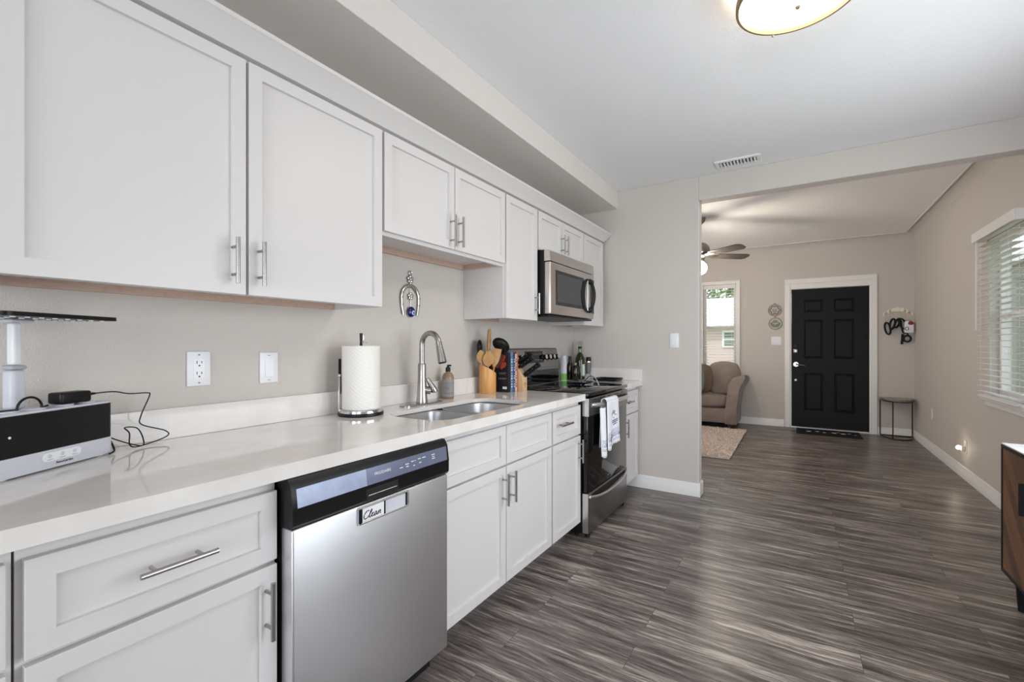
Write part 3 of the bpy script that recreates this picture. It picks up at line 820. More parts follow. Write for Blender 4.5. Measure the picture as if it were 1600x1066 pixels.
# loose outer sheet end flaring toward the wall side
b.grid(lambda u, v: (PC[0] + (RR + .001 + .014 * u ** 2) * math.cos(R(225 - 42 * u)), PC[1] + (RR + .001 + .014 * u ** 2) * math.sin(R(225 - 42 * u)), .945 + .274 * v + .004 * math.sin(9 * v) * u), 10, 14)
o = b.build('paper_towel_roll', M['paper'], None); tag(o, 'thick white roll of quilted paper towels on the chrome holder', 'paper towel')

# wall plates
def plate_outlet(name, label, y, z, w=.074, h=.120):
    t = thing(name, label, 'outlet', (0, y, z - h / 2))
    b = MB(); b.box(.0008, .0065, y - w / 2, y + w / 2, z - h / 2, z + h / 2, .002, 2); b.build('cover_plate', M['white_pl'], t)
    b = MB(); b.box(.0066, .0085, y - .0175, y + .0175, z - .035, z + .035, .0008); r = b.build('receptacle', M['white_pl'], t)
    b = MB()
    for dz in (.019, -.019):
        b.box(.0086, .0089, y - .0085, y - .0062, z + dz - .001, z + dz + .009); b.box(.0086, .0089, y + .0062, y + .0085, z + dz, z + dz + .008)
        b.cone((.0086, y, z + dz - .008), (.0089, y, z + dz - .008), .0028, n=12)
    b.build('slots', M['slot'], r)
    for dz in (.049, -.049):
        b = MB(); b.cone((.0066, y, z + dz), (.0074, y, z + dz), .0028, n=12); b.build('screw', M['ink_g'], t)
    return t
plate_outlet('wall_outlet', 'white double socket outlet on kitchen wall, left of the light switch', .757, 1.143)
def plate_switch(label, y, z):
    t = thing('light_switch', label, 'switch', (0, y, z - .06))
    b = MB(); b.box(.0008, .0065, y - .0365, y + .0365, z - .060, z + .060, .002, 2); b.build('cover_plate', M['white_pl'], t)
    b = MB(); b.prism([(.0066, z - .035), (.0105, z - .035), (.0075, z + .035), (.0066, z + .035)], 'y', y - .0165, y + .0165); b.build('rocker', M['white_pl'], t)
    for dz in (.049, -.049):
        b = MB(); b.box(.0066, .0070, y - .006, y + .006, z + dz - .001, z + dz + .001); b.build('screw', M['ink_g'], t)
    return t
plate_switch('white rocker light switch on kitchen wall between outlet and paper towels', 1.006, 1.136)
t = thing('light_switch', 'white rocker light switch on the grey partition wall', 'switch', (.914, YP, 1.198))
b = MB(); b.box(.878, .950, YP - .0065, YP - .0008, 1.198, 1.318, .002, 2); b.build('cover_plate', M['white_pl'], t)
b = MB(); b.prism([(YP - .0066, 1.223), (YP - .0105, 1.223), (YP - .0075, 1.293), (YP - .0066, 1.293)], 'x', .8975, .9305); b.build('rocker', M['white_pl'], t)

# horseshoe ornament
t = thing('wall_ornament', 'silver horseshoe charm with hanging blue glass eye bead on kitchen wall', 'ornament', (0, 1.777, 1.37))
oy, oz = 1.777, 1.50
pts = [(.010, oy + .050, 1.386), (.010, oy + .056, 1.410), (.010, oy + .062, 1.440)]
for i in range(19):
    a = R(-8 + 196 * i / 18)
    pts.append((.010, oy + .064 * math.cos(a), 1.476 + .068 * math.sin(a)))
pts += [(.010, oy - .062, 1.440), (.010, oy - .056, 1.410), (.010, oy - .050, 1.386)]
b = MB(); b.tube(pts, [.0065 + .0045 * math.sin(PI * i / 24) for i in range(25)], 10, flat=(1.0, .7))
for i in range(2, 23, 2): b.sphere((.019, pts[i][1], pts[i][2]), .0042, n=10, m=6)
b.build('horseshoe', M['screen'], t)
def flower(b, y, z, r):
    for i in range(5):
        a = R(90 + 72 * i); b.sphere((.011, y + r * .62 * math.cos(a), z + r * .62 * math.sin(a)), r * .42, (.5, 1, 1), 12, 8)
    b.sphere((.014, y, z), r * .4, (.6, 1, 1), 12, 8)
b = MB(); flower(b, oy, 1.580, .023); b.tube([(.010, oy + .010 * math.cos(R(20 * i)), 1.614 + .010 * math.sin(R(20 * i))) for i in range(18)], .0025, 8, closed=True)
b.cone((.010, oy, 1.600), (.010, oy, 1.606), .003, n=8); b.cone((.010, oy, 1.552), (.010, oy, 1.562), .003, n=8); b.build('hanger', M['screen'], t)
b = MB(); flower(b, oy + .002, 1.488, .020); b.cone((.010, oy + .002, 1.505), (.010, oy + .002, 1.532), .0015, n=8); b.cone((.010, oy + .002, 1.430), (.010, oy + .002, 1.474), .0016, n=8); b.build('charm', M['screen'], t)
b = MB(); b.sphere((.014, oy + .003, 1.403), .027, (.42, 1, 1.05), 24, 14); bd = b.build('eye_bead', M['cobalt'], t)
b = MB(); b.sphere((.0235, oy + .008, 1.399), .013, (.25, 1, 1), 18, 8); b.build('iris', M['eye_lt'], bd)
b = MB(); b.sphere((.0265, oy + .009, 1.397), .0055, (.25, 1, 1), 14, 8); b.build('pupil', M['ink_b'], bd)

# ------------------------------------------------------------------ hydroponic planter with grow light
t = thing('hydroponic_planter', 'black and white countertop hydroponic garden at left end of worktop', 'planter', (0, 0, 0))
L = .30; HD = .055
b = MB(); b.prism(rrect(-L / 2, L / 2, -HD, HD, .014, 6), 'z', .004, .050); b.build('base', M['white_pl2'], t)
b = MB(); b.prism(rrect(-L / 2 + .001, L / 2 - .001, -HD + .0005, HD - .0005, .014, 6), 'z', .0505, .146); b.build('tank', M['blk'], t)
b = MB(); b.prism(rrect(-L / 2 + .004, L / 2 - .004, -HD + .004, HD - .004, .012, 6), 'z', .1465, .152); dk = b.build('deck', M['white_pl2'], t)
for x in (-.09, -.03, .04, .10):
    b = MB(); b.lathe([(.022, 0), (.022, .003), (.016, .004), (0, .004)], (x, -.018, .1521), 20); b.build('pod_cap', M['white_pl2'], dk)
for sx in (-1, 1):
    for sy in (-1, 1):
        b = MB(); b.cone((sx * .12, sy * .035, .0), (sx * .12, sy * .035, .004), .012, n=14); b.build('foot', M['white_pl'], t)
b = MB(); b.prism([(x, z) for x, z in rrect(-.046, .052, .022, .044, .011, 6)], 'y', -HD - .0025, -HD - .0005); bp_ = b.build('button_strip', M['white_pl'], t)
for x in (-.028, .003, .034):
    b = MB(); b.cone((x, -HD - .0026, .035), (x, -HD - .0030, .035), .0050, n=18); b.build('button', M['white_pl2'], bp_)
    b = MB(); b.box(x - .007, x + .007, -HD - .0030, -HD - .0026, .0258, .0268); b.build('button_caption', M['ink_g'], bp_)
text_part('lettering', 'AeroGarden', .0085, M['ink_b'], t, Matrix.Translation((.010, -HD - .0007, .0150)) @ Matrix.Rotation(R(90), 4, 'X'), .0003)
b = MB(); b.cone((-.115, -HD - .0001, .098), (-.115, -HD - .0010, .098), .003, n=12); b.build('indicator', M['white_pl'], t)
b = MB(); b.box(-.050, -.016, .014, .044, .152, .250, .008, 3); b.build('lower_arm', M['white_pl2'], t)
b = MB(); b.box(-.051, -.015, .013, .045, .2505, .2615, .005, 2); b.build('collar', M['collar'], t)
b = MB(); b.box(-.043, -.023, .019, .039, .262, .366, .005, 3); b.build('upper_arm', M['white_pl'], t)
b = MB(); b.box(-.062, -.004, .004, .054, .367, .377, .004); b.build('bracket', M['white_pl2'], t)
b = MB(); b.prism(rrect(-.165, .122, -.100, .062, .02, 5), 'z', .378, .388); lp = b.build('light_panel', M['blk'], t)
b = MB()
for i in range(8):
    for j in range(3): b.cone((-.13 + .031 * i, -.08 + .05 * j, .3782), (-.13 + .031 * i, -.08 + .05 * j, .3750), .005, n=10)
b.build('light_diodes', M['white_pl'], lp)['kind'] = 'stuff'
loop = [Vector((-.050 + .028 * math.cos(R(a_)), -.03, .156 + .028 * math.sin(R(a_)))) for a_ in range(0, 181, 15)]
b = MB(); b.tube(sp([(-.14, -.012, .1565), (-.10, -.022, .1565), (-.080, -.03, .1565)] + list(reversed(loop)) + [(-.010, -.026, .1565), (.010, -.010, .1565)], 4), .0028, 8); b.build('power_cord', M['blk'], t)
b = MB(); b.tube(sp([(.1525, -.030, .052), (.155, -.042, .03), (.150, -.056, .008), (.125, -.066, .004)], 8), .0028, 8); b.build('charging_cord', M['blk'], t)
APOS = Vector((.1440, .334, .9155)); ARZ = math.atan2(.86, -.51)
place(t, APOS, ARZ)
AM = Matrix.Translation(APOS) @ Matrix.Rotation(ARZ, 4, 'Z')
# power adapter lying on the planter
t = thing('power_adapter', 'black power adapter brick with cord, lying on top of the planter', 'adapter', (0, 0, 0))
b = MB(); b.box(-.038, .040, -.022, .022, .0, .030, .006, 3); b.build('brick', M['blk'], t)
b = MB(); b.cone((.044, 0, .017), (.066, 0, .018), .0055, .003, 12); b.build('strain_relief', M['blk'], t)
AP2 = AM @ Vector((.062, -.015, .1565)); ARZ2 = math.atan2(.86, -.42)
place(t, AP2, ARZ2)
endp = Matrix.Translation(AP2) @ Matrix.Rotation(ARZ2, 4, 'Z') @ Vector((.066, 0, .018))
inv = (Matrix.Translation(AP2) @ Matrix.Rotation(ARZ2, 4, 'Z')).inverted()
cw = [endp, (.085, .500, 1.090), (.075, .540, 1.080), (.070, .585, 1.078), (.068, .592, 1.068), (.070, .570, 1.010), (.060, .575, .980), (.050, .640, .950), (.060, .640, .932),
      (.095, .560, .9205), (.110, .530, .930), (.105, .530, .965), (.085, .525, .980), (.070, .560, .972), (.085, .570, .940), (.100, .560, .922), (.080, .510, .945), (.050, .470, .975)]
b = MB(); b.tube([inv @ p for p in sp(cw, 8)], .0018, 8); b.build('cord', M['blk'], t)
# ------------------------------------------------------------------ dishwasher
t = thing('dishwasher', 'stainless steel dishwasher with black console, between base cabinets', 'dishwasher', (.33, 1.0, 0))
DY0, DY1 = .690, 1.306
b = MB(); b.box(.03, .618, DY0 + .003, DY1 - .003, .10, .868); b.build('tub', M['blk_matte'], t)
b = MB(); b.box(.03, .592, DY0 + .01, DY1 - .01, .0, .098); b.build('toe_kick', M['blk_matte'], t)
b = MB(); b.box(.620, .672, DY0, DY1, .098, .744, .006, 3); dd = b.build('door', M['steel_v'], t)
b = MB(); b.prism([(.620, .746), (.668, .746), (.676, .755), (.676, .792), (.677, .796), (.669, .852), (.655, .873), (.620, .873)], 'y', DY0 - .002, DY1 + .002); b.build('console', M['blk'], t)
def slant(b, y0, y1, t0, t1, off=.0006):
    # strip on the console's slanted face, from height fraction t0 to t1
    P = lambda s_: Vector((.677 + (.669 - .677) * s_, 0, .796 + (.852 - .796) * s_))
    nrm = Vector((.056, 0, .008)).normalized(); A = P(t0); B = P(t1)
    b.prism([(A.x - nrm.x * .001, A.z), (A.x + nrm.x * off, A.z + nrm.z * off), (B.x + nrm.x * off, B.z + nrm.z * off), (B.x - nrm.x * .001, B.z)], 'y', y0, y1)
b = MB(); slant(b, DY0 + .012, .929, .06, .94); b.build('console_trim', M['panel_grey2'], t)
b = MB(); slant(b, .930, DY1 - .008, .06, .94); cp_ = b.build('control_panel', M['panel_grey'], t)
rotm = Matrix.Rotation(R(-8), 4, 'Y')
def on_console(y, s_):
    return Matrix.Translation(Vector((.677 - .008 * s_ + .0010, y, .796 + .056 * s_)) - Vector((.33, 1.0, 0))) @ rotm @ Matrix(((0, 0, 1, 0), (1, 0, 0, 0), (0, 1, 0, 0), (0, 0, 0, 1)))
text_part('brand_lettering', 'FRIGIDAIRE', .0125, M['ink_w'], cp_, on_console(.992, .55), .0002, spacing=1.05)
for y, s0, wd_ in ((1.070, .45, .014), (1.097, .42, .012), (1.097, .56, .016), (1.122, .62, .012), (1.135, .62, .004), (1.155, .66, .014), (1.178, .66, .016), (1.158, .42, .010), (1.225, .66, .016), (1.225, .54, .012), (1.225, .42, .016), (1.128, .36, .008)):
    P = Vector((.677 - .008 * s0, 0, .796 + .056 * s0)); b = MB(); b.box(P.x + .0002, P.x + .0012, y - wd_ / 2, y + wd_ / 2, P.z - .0014, P.z + .0014); b.build('button_print', M['ink_w'], cp_)
b = MB(); b.box(.6755, .6768, .925, 1.055, .752, .788, .0005); b.build('handle_pocket', M['blk_matte'], t)
b = MB(); b.box(.6768, .6790, .932, 1.048, .7665, .7695, .001); b.build('handle_lip', M['steel_bright'], t)
# magnet sign
t = thing('dishwasher_magnet', 'silver sliding sign reading Clean stuck on the dishwasher door', 'sign', (.6725, .99, .69))
b = MB(); my0, my1, mz0, mz1 = .896, 1.098, .689, .741
b.box(.6722, .6760, my0, my1, mz0, mz1, .0015); b.build('plate', M['white_pl2'], t)
b = MB()
b.box(.6761, .6810, my0, my1, mz0, mz0 + .005, .001); b.box(.6761, .6810, my0, my1, mz1 - .005, mz1, .001); b.box(.6761, .6810, my1 - .007, my1, mz0 + .005, mz1 - .005, .001)
b.build('frame', M['steel_bright'], t)
for x_, ya, yb_ in ((.6822, my0, my0 + .010), (.6800, .9935, .9975), (.6790, my1 - .0115, my1 - .0075)):
    b = MB(); b.box(.6761, x_, ya, yb_, mz0 + .005, mz1 - .005, .0006); b.build('slider_edge', M['blk'], t)
b = MB(); b.box(.6761, .6778, my0 + .0105, .9932, mz0 + .0055, mz1 - .0055, .0006); cd = b.build('card', M['white_pl'], t)
# handwritten word drawn as pen strokes (u along y, v along z)
W_ = [[(.30, .86), (.26, .98), (.14, .92), (.03, .60), (.03, .25), (.12, .06), (.26, .10), (.36, .30)],
      [(.36, .30), (.50, .80), (.50, .98), (.44, .92), (.40, .40), (.42, .08), (.50, .12)],
      [(.50, .12), (.58, .32), (.64, .48), (.60, .52), (.56, .40), (.56, .15), (.64, .06), (.72, .18)],
      [(.90, .44), (.82, .52), (.76, .38), (.75, .14), (.82, .08), (.90, .40), (.90, .14), (.96, .10), (1.0, .18)],
      [(1.02, .50), (1.02, .08), (1.04, .30), (1.12, .50), (1.16, .40), (1.15, .12), (1.22, .12)]]
b = MB()
for st in W_:
    q = sp([(.6781, .9110 + u * .056 + v * .006, .7005 + v * .024) for u, v in st], 6)
    b.tube(q, [.0009 + .0008 * abs(math.sin(.35 * i)) for i in range(len(q))], 6, flat=(1, 1))
b.build('lettering', M['ink_b'], cd)

# ------------------------------------------------------------------ stove
t = thing('stove', 'black and stainless electric range with glass cooktop, between base cabinets', 'stove', (.34, 3.045, 0))
SY0, SY1 = 2.664, 3.428
b = MB(); b.box(.03, .622, SY0, SY1, .03, .895); b.build('body', M['blk'], t)
for x in (.08, .57, .645):
    for y in (SY0 + .04, SY1 - .06):
        b = MB(); b.cone((x, y, 0), (x, y, .030), .014, n=12); b.build('foot', M['blk_matte'], t)
b = MB(); b.box(.624, .664, SY0 + .002, SY1 - .002, .030, .284, .004, 2); dw = b.build('drawer', M['steel_dark'], t)
b = MB(); b.box(.626, .6635, SY0 - .0005, SY0 + .0018, .034, .282); b.build('drawer_side_trim', M['steel_bright'], dw)
hw = (SY1 - SY0) / 2 - .02; yc = (SY0 + SY1) / 2; arc = []
for i in range(21):
    s_ = -1 + 2 * i / 20; arc.append((.668 + .016 * (1 - s_ ** 4), yc + hw * s_, .262 - .036 * (1 - s_ * s_)))
b = MB(); b.tube(arc, .0085, 10); b.build('drawer_handle', M['steel_bright'], dw)
b = MB(); pl = [(p[1], p[2]) for p in arc[1:-1]] + [(yc + hw * .9, .272), (yc - hw * .9, .272)]
b.prism(pl, 'x', .6642, .6652); b.build('drawer_recess', M['blk_matte'], dw)
b = MB(); b.box(.624, .660, SY0 + .002, SY1 - .002, .290, .884, .003, 2); od = b.build('oven_door', M['blk_glass'], t)
b = MB(); b.box(.6602, .668, SY0 + .002, SY1 - .002, .772, .884, .002); b.box(.626, .6602, SY0 - .001, SY0 + .0018, .772, .884); b.build('door_top_trim', M['steel_dark'], od)
b = MB(); b.box(.640, .6690, SY0 - .0012, SY0 + .0020, .772, .8845); b.build('trim_edge', M['steel_bright'], od)
b = MB()
for i in range(5): b.box(.6682, .6690, SY0 + .06 + i * .135, SY0 + .06 + i * .135 + (.09 if i % 2 else .06), .8695, .8745)
b.build('vent_slots', M['blk_matte'], od)
hb = []
for i in range(23):
    s_ = -1 + 2 * i / 22; hb.append((.672 + .044 * (1 - abs(s_) ** 6), yc + .345 * s_, .840))
b = MB(); b.tube(hb, .0125, 14, flat=(.8, 1.15)); b.build('oven_handle', M['steel_bright'], od)
b = MB(); b.prism([(yc - .03, .318), (yc + .03, .318), (yc + .03, .323), (yc - .03, .323)], 'x', .6602, .6606); b.build('brand_mark', M['ink_g'], od)
b = MB(); b.box(.085, .668, SY0 - .002, SY1 + .002, .896, .9195, .005, 2); ck = b.build('cooktop', M['blk_glass'], t)
for x, y, r in ((.23, SY0 + .19, .085), (.23, SY1 - .19, .085), (.50, SY0 + .19, .10), (.50, SY1 - .19, .08)):
    b = MB(); b.lathe([(r, 0), (r + .002, 0), (r + .002, .0003), (r, .0003), (r, 0)], (x, y, .9197), 40); b.build('burner_ring', M['plq_dk'], ck)
b = MB(); b.prism([(.003, .896), (.082, .896), (.082, 1.045), (.060, 1.188), (.050, 1.196), (.003, 1.196)], 'y', SY0 + .002, SY1 - .002); bgd = b.build('backguard', M['steel_dark'], t)
b = MB(); b.prism([(.0825, .9205), (.0838, .9205), (.0838, 1.040), (.0825, 1.040)], 'y', SY0 + .004, SY1 - .004); b.build('glass_splash', M['blk_glass'], t)
def bgp(s_): return Vector((.082 - .022 * s_, 0, 1.045 + .143 * s_))
bn = Vector((.143, 0, .022)).normalized()
b = MB(); A = bgp(.28) + bn * .0012; B_ = bgp(.90) + bn * .0012
b.prism([(A.x - .002, A.z), (A.x, A.z), (B_.x, B_.z), (B_.x - .002, B_.z)], 'y', yc - .15, yc + .125); dsp = b.build('display', M['blk_glass'], bgd)
b = MB()
for i in range(6):
    for j in range(2):
        p = bgp(.42 + .3 * j) + bn * .0016; b.box(p.x - .0005, p.x + .0004, yc - .02 + .024 * i, yc - .006 + .024 * i, p.z, p.z + .004)
b.build('display_print', M['ink_g'], dsp)
for y in (SY0 + .065, SY0 + .14, SY1 - .255, SY1 - .185, SY1 - .115, SY1 - .045):
    p = bgp(.56); p.y = y
    b = MB(); b.cone(p + bn * .0005, p + bn * .006, .027, .027, 24); b.cone(p + bn * .006, p + bn * .030, .022, .019, 24); k_ = b.build('knob', M['blk'], bgd)
    b = MB(); b.cone(p + bn * .0302, p + bn * .0315, .0185, .0185, 24); b.cone(p + bn * .0062, p + bn * .010, .0245, .0245, 24); b.build('knob_cap', M['chrome'], k_)
# lower rail of stainless between panel and glass
b = MB(); b.box(.0826, .0885, SY0 + .002, SY1 - .002, 1.028, 1.046, .002); b.build('backguard_rail', M['steel_dark'], bgd)

# towel over the oven handle
t = thing('dish_towel', 'white towel with blue print and key border hung on the oven handle', 'towel', (.71, 2.93, .50))
def towel_front(u, v):
    # v 0 = over the bar, 1 = hem ; u across
    y = 2.806 + .215 * u - .010 * v + .020 * v * (u - .5)
    z = .857 - (.300 + .016 * math.sin(u * 5.0 + .6) + .030 * max(0, v - .9) * math.sin(u * 30)) * v
    x = .734 + .012 * math.sin(u * 9 + .4) * v + .010 * v
    return (x, y, z)
b = MB()
b.grid(towel_front, 22, 20)
def over(u, v):
    y = 2.806 + .215 * u; a = R(0 + 180 * v); p = towel_front(u, 0)
    return (.7135 + .0205 * math.cos(a), y, .857 + .004 + .016 * math.sin(a) - .004 * (1 - math.sin(a)))
b.grid(over, 22, 9)
b.grid(lambda u, v: (.693 - .004 * v, 2.806 + .215 * u - .02 * v, .857 - .30 * v), 14, 10)
o = b.build('front_panel', M['towel'], t, sharp=80); md = o.modifiers.new('thickness', 'SOLIDIFY'); md.thickness = .003
b = MB()
def fold(u, v): # hanging folded strip left of the front panel
    y = 2.728 + .080 * u + .020 * v; z = .822 - (.311 + .012 * math.sin(5 * u)) * v
    return (.716 + .018 * math.sin(u * PI) + .004 * v, y, z)
b.grid(fold, 12, 18); o2 = b.build('folded_side', M['towel'], t, sharp=80); md = o2.modifiers.new('thickness', 'SOLIDIFY'); md.thickness = .003
# printed marks: swallow, words, stripes, key border
b = MB()
def on_towel(fn, u, v, off=.0032):
    p = Vector(fn(u, v)); return (p.x + off, p.y, p.z)
def stripe(fn, v, u0=.02, u1=.98, r=.0011, n=22): b.tube([on_towel(fn, u0 + (u1 - u0) * i / n, v) for i in range(n + 1)], r, 6)
def mark(fn, pts, r=.0016): b.tube([on_towel(fn, u, v) for u, v in pts], r, 6)
for v in (.66, .69, .72, .88, .91): stripe(towel_front, v)
for i in range(6):
    u = .04 + .155 * i
    mark(towel_front, [(u, .85), (u, .75), (u + .11, .75), (u + .11, .82), (u + .045, .82), (u + .045, .785), (u + .075, .785)], .0020)
mark(towel_front, [(.42, .33), (.46, .27), (.56, .24), (.66, .27), (.60, .29), (.52, .30)], .0030); mark(towel_front, [(.56, .27), (.64, .34), (.74, .36)], .0026); mark(towel_front, [(.50, .38), (.58, .41)], .0022)
for v in (.46, .50): mark(towel_front, [(.46, v), (.78, v - .005)], .0032)
mark(towel_front, [(.52, .55), (.72, .545)], .0032)
b.build('print', M['towel_bl'], o)
b = MB()
for v in (.66, .69, .84, .87): stripe(fold, v, .05, .95, .0012, 10)
for i in range(2):
    u = .10 + .45 * i; mark(fold, [(u, .81), (u, .72), (u + .32, .72), (u + .32, .79), (u + .12, .79), (u + .12, .755), (u + .22, .755)], .0020)
b.build('print', M['towel_bl'], o2)

# spoon rest on the cooktop and a spoon arching over it
t = thing('spoon_rest', 'dark blue glass spoon rest lying on the cooktop', 'spoon rest', (.38, 3.24, .920))
b = MB(); b.lathe([(0, .003), (.050, .003), (.075, .008), (.090, .018), (.093, .019), (.090, .021), (.074, .012), (.05, .007), (0, .007)], (.36, 3.25, .9195), 30, (1.0, 1.25)); b.build('dish', mat('smoked_blue_glass', srgb(40, 48, 66), 0.08, spec=.7), t)
t = thing('steel_spoon', 'shiny steel spoon with its handle arching over the cooktop', 'spoon', (.42, 3.2, .93))
b = MB(); b.sphere((.375, 3.235, .938), .030, (1, .75, .3), 16, 10); b.build('bowl', M['chrome'], t)
b = MB(); b.tube(sp([(.395, 3.222, .940), (.43, 3.21, .975), (.47, 3.195, .990), (.515, 3.175, .965), (.540, 3.165, .9235)], 8), .0042, 8, flat=(1.4, .7)); b.build('handle', M['chrome'], t)

# ------------------------------------------------------------------ microwave
t = thing('microwave', 'stainless over-the-range microwave with black handle, under a small cabinet', 'microwave', (.2, 3.03, 1.42))
MY0, MY1 = 2.652, 3.402
b = MB(); b.box(.002, .357, MY0, MY1, 1.425, 1.856, .003); b.build('body', M['blk'], t)
b = MB(); b.box(.04, .390, MY0 + .01, MY1 - .01, 1.412, 1.4245, .003); b.build('bottom_panel', M['blk'], t)
b = MB(); b.prism([(.358, 1.780), (.402, 1.780), (.404, 1.786), (.398, 1.845), (.388, 1.853), (.358, 1.853)], 'y', MY0, MY1); b.build('top_vent_panel', M['steel_mw'], t)
b = MB(); b.box(.358, .404, MY0, MY1 - .0, 1.428, 1.776, .008, 3); md_ = b.build('door', M['steel_mw'], t)
b = MB(); b.box(.4035, .4052, MY0 + .075, MY1 - .205, 1.492, 1.728, .0006); b.build('window_frame', M['blk_glass'], md_)
b = MB(); b.box(.4053, .4060, MY0 + .100, MY1 - .235, 1.516, 1.704, .0003); b.build('window', M['mw_glass'], md_)
b = MB(); b.box(.4042, .4056, MY1 - .072, MY1 - .004, 1.470, 1.735, .0005); b.build('control_panel', M['blk_glass'], t)
hy, hz = MY1 - .130, 1.602
out_ = [(hy + .128 * math.cos(R(a_)), hz + .130 * math.sin(R(a_))) for a_ in range(90, 271, 10)]
inn_ = [(hy + .062 * math.cos(R(a_)), hz + .114 * math.sin(R(a_))) for a_ in range(270, 89, -10)]
b = MB(); b.prism(out_ + inn_, 'x', .4062, .4095); b.build('handle_recess', M['blk'], md_)
b = MB(); b.tube([(.410 + .036 * (1 - (i / 10) ** 2), hy + .030, hz + .122 * i / 10) for i in range(-10, 11)], .0145, 12, flat=(1.0, .9))
for dz in (-1, 1): b.cone((.4045, hy + .018, hz + dz * .112), (.428, hy + .026, hz + dz * .106), .024, .017, 16)
hd = b.build('handle', M['blk'], md_)
b = MB(); b.box(.4045, .4110, hy - .010, hy + .004, hz - .118, hz + .118, .002); b.build('handle_strip', M['steel_bright'], md_)

# ------------------------------------------------------------------ crock of utensils
KC = (.098, 2.372)
t = thing('utensil_crock', 'tall bamboo crock with slanted rim holding cooking utensils', 'crock', (KC[0], KC[1], .915))
b = MB(); n = 40; fs = []
def kp(r, z, i):
    a = 2 * PI * i / n; x = math.cos(a); y = math.sin(a)
    zz = z if z < .05 else z + .030 * (-y * .85 - x * .50)
    return b.bm.verts.new((KC[0] + r * x, KC[1] + r * y, .9155 + zz))
rings = [[kp(r, z, i) for i in range(n)] for r, z in ((.053, 0), (.0545, .003), (.0545, .150), (.0535, .153), (.048, .152), (.048, .010))]
for A, B_ in zip(rings, rings[1:]):
    for i in range(n): fs.append(b.bm.faces.new((A[i], A[(i + 1) % n], B_[(i + 1) % n], B_[i])))
fs.append(b.bm.faces.new(list(reversed(rings[0])))); fs.append(b.bm.faces.new(rings[-1]))
b.build('crock', M['bamboo'], t)
kb = Vector((KC[0], KC[1], .93))
def utensil(name, label, foot, tip, head, m, hm=None, r=.0055):
    """stick from foot to tip (offsets from crock centre) with a head outline in the plane facing the room; head: list (along, half width)"""
    F = kb + Vector(foot); T = kb + Vector(tip); d = (T - F).normalized()
    side = Vector((.62, .78, 0)); side = (side - d * side.dot(d)).normalized(); nrm = d.cross(side)
    t = thing(name, label, 'utensil', tuple(F), 'utensils in the bamboo crock')
    b = MB(); b.tube([F, F + (T - F) * .5, T], [r, r * .9, r], 10); b.build('handle', m, t)
    b = MB(); A = []; B_ = []; C_ = []; D_ = []
    k = len(head); th = .0035
    for i, (al, hwid) in enumerate(head):
        c = T + d * al
        A.append(b.bm.verts.new(c - side * hwid + nrm * th * .3)); B_.append(b.bm.verts.new(c + nrm * (th if True else 0) * -.2)); C_.append(b.bm.verts.new(c + side * hwid + nrm * th * .3)); D_.append(b.bm.verts.new(c - nrm * th * 1.6))
    fs = []
    for i in range(k - 1):
        for P, Q in ((A, B_), (B_, C_), (C_, D_), (D_, A)):
            fs.append(b.bm.faces.new((P[i], Q[i], Q[i + 1], P[i + 1])))
    fs.append(b.bm.faces.new((A[0], D_[0], C_[0], B_[0]))); fs.append(b.bm.faces.new((A[-1], B_[-1], C_[-1], D_[-1])))
    bmesh.ops.recalc_face_normals(b.bm, faces=fs)
    return t, b, T, d, side, nrm, hm or m
def ell(l, wmax, k=10, pinch=.006):
    return [(l * i / k, max(pinch if i == 0 else .002, wmax * math.sin(PI * (.10 + .88 * i / k)) ** .8)) for i in range(k + 1)]
q = utensil('wooden_fork', 'wooden slotted fork with four tines standing in front in the crock', (-.005, -.014, 0), (.022, -.028, .160), None or ell(.100, .037), M['spoon'])
q[1].build('head', q[6], q[0], sharp=60)
b = MB()
for i in range(4):
    c = q[2] + q[3] * .082 + q[4] * (-.018 + .012 * i); b.tube([c, c + q[3] * .028], [.0034, .0022], 8)
b.build('tines', q[6], q[0])
q = utensil('wooden_spoon', 'wooden spoon with rounded bowl, behind the slotted fork in the crock', (-.022, -.010, 0), (-.012, -.048, .180), ell(.085, .030), M['spoon']); q[1].build('head', q[6], q[0], sharp=60)
q = utensil('wooden_spatula', 'wooden flat spatula with square end, right of the fork in the crock', (.012, .006, 0), (.044, .010, .155), [(0, .008), (.03, .022), (.06, .028), (.118, .030)], M['spoon']); q[1].build('head', q[6], q[0], sharp=60)
t = thing('wooden_handle_spoon', 'wooden utensil with its thick rounded handle pointing up above the others', 'utensil', tuple(kb), 'utensils in the bamboo crock')
b = MB(); F = kb + Vector((-.01, .01, 0)); b.tube([F, F + Vector((.010, -.005, .20)), F + Vector((.012, -.004, .26)), F + Vector((.014, -.002, .32)), F + Vector((.016, .002, .385)), F + Vector((.016, .003, .398))], [.005, .007, .009, .013, .012, .005], 12); b.build('handle', M['spoon'], t)
t = thing('black_skimmer', 'black skimmer with round head leaning left at back of the crock', 'utensil', tuple(kb), 'utensils in the bamboo crock')
b = MB(); F = kb + Vector((-.026, .0, 0)); T = kb + Vector((-.036, -.020, .25)); b.tube([F, T], .005, 10); b.build('handle', M['blk'], t)
b = MB(); b.sphere(T + Vector((-.016, .004, .030)), .056, (.34, 1.0, .85), 20, 12, Matrix.Rotation(R(35), 3, 'Z')); b.build('head', M['blk'], t)
t = thing('black_ladle', 'black ladle with deep bowl hooked out right of the crock', 'utensil', tuple(kb), 'utensils in the bamboo crock')
b = MB(); b.tube([kb + Vector((-.012, .020, 0)), kb + Vector((-.002, .036, .16)), kb + Vector((.010, .050, .25)), kb + Vector((.035, .060, .290))], .006, 10, flat=(1.4, .7)); b.build('handle', M['blk'], t)
b = MB(); b.sphere(kb + Vector((.066, .056, .292)), .054, (1.0, 1.25, .66), 22, 14, Matrix.Rotation(R(-35), 3, 'X')); b.build('bowl', M['blk'], t)
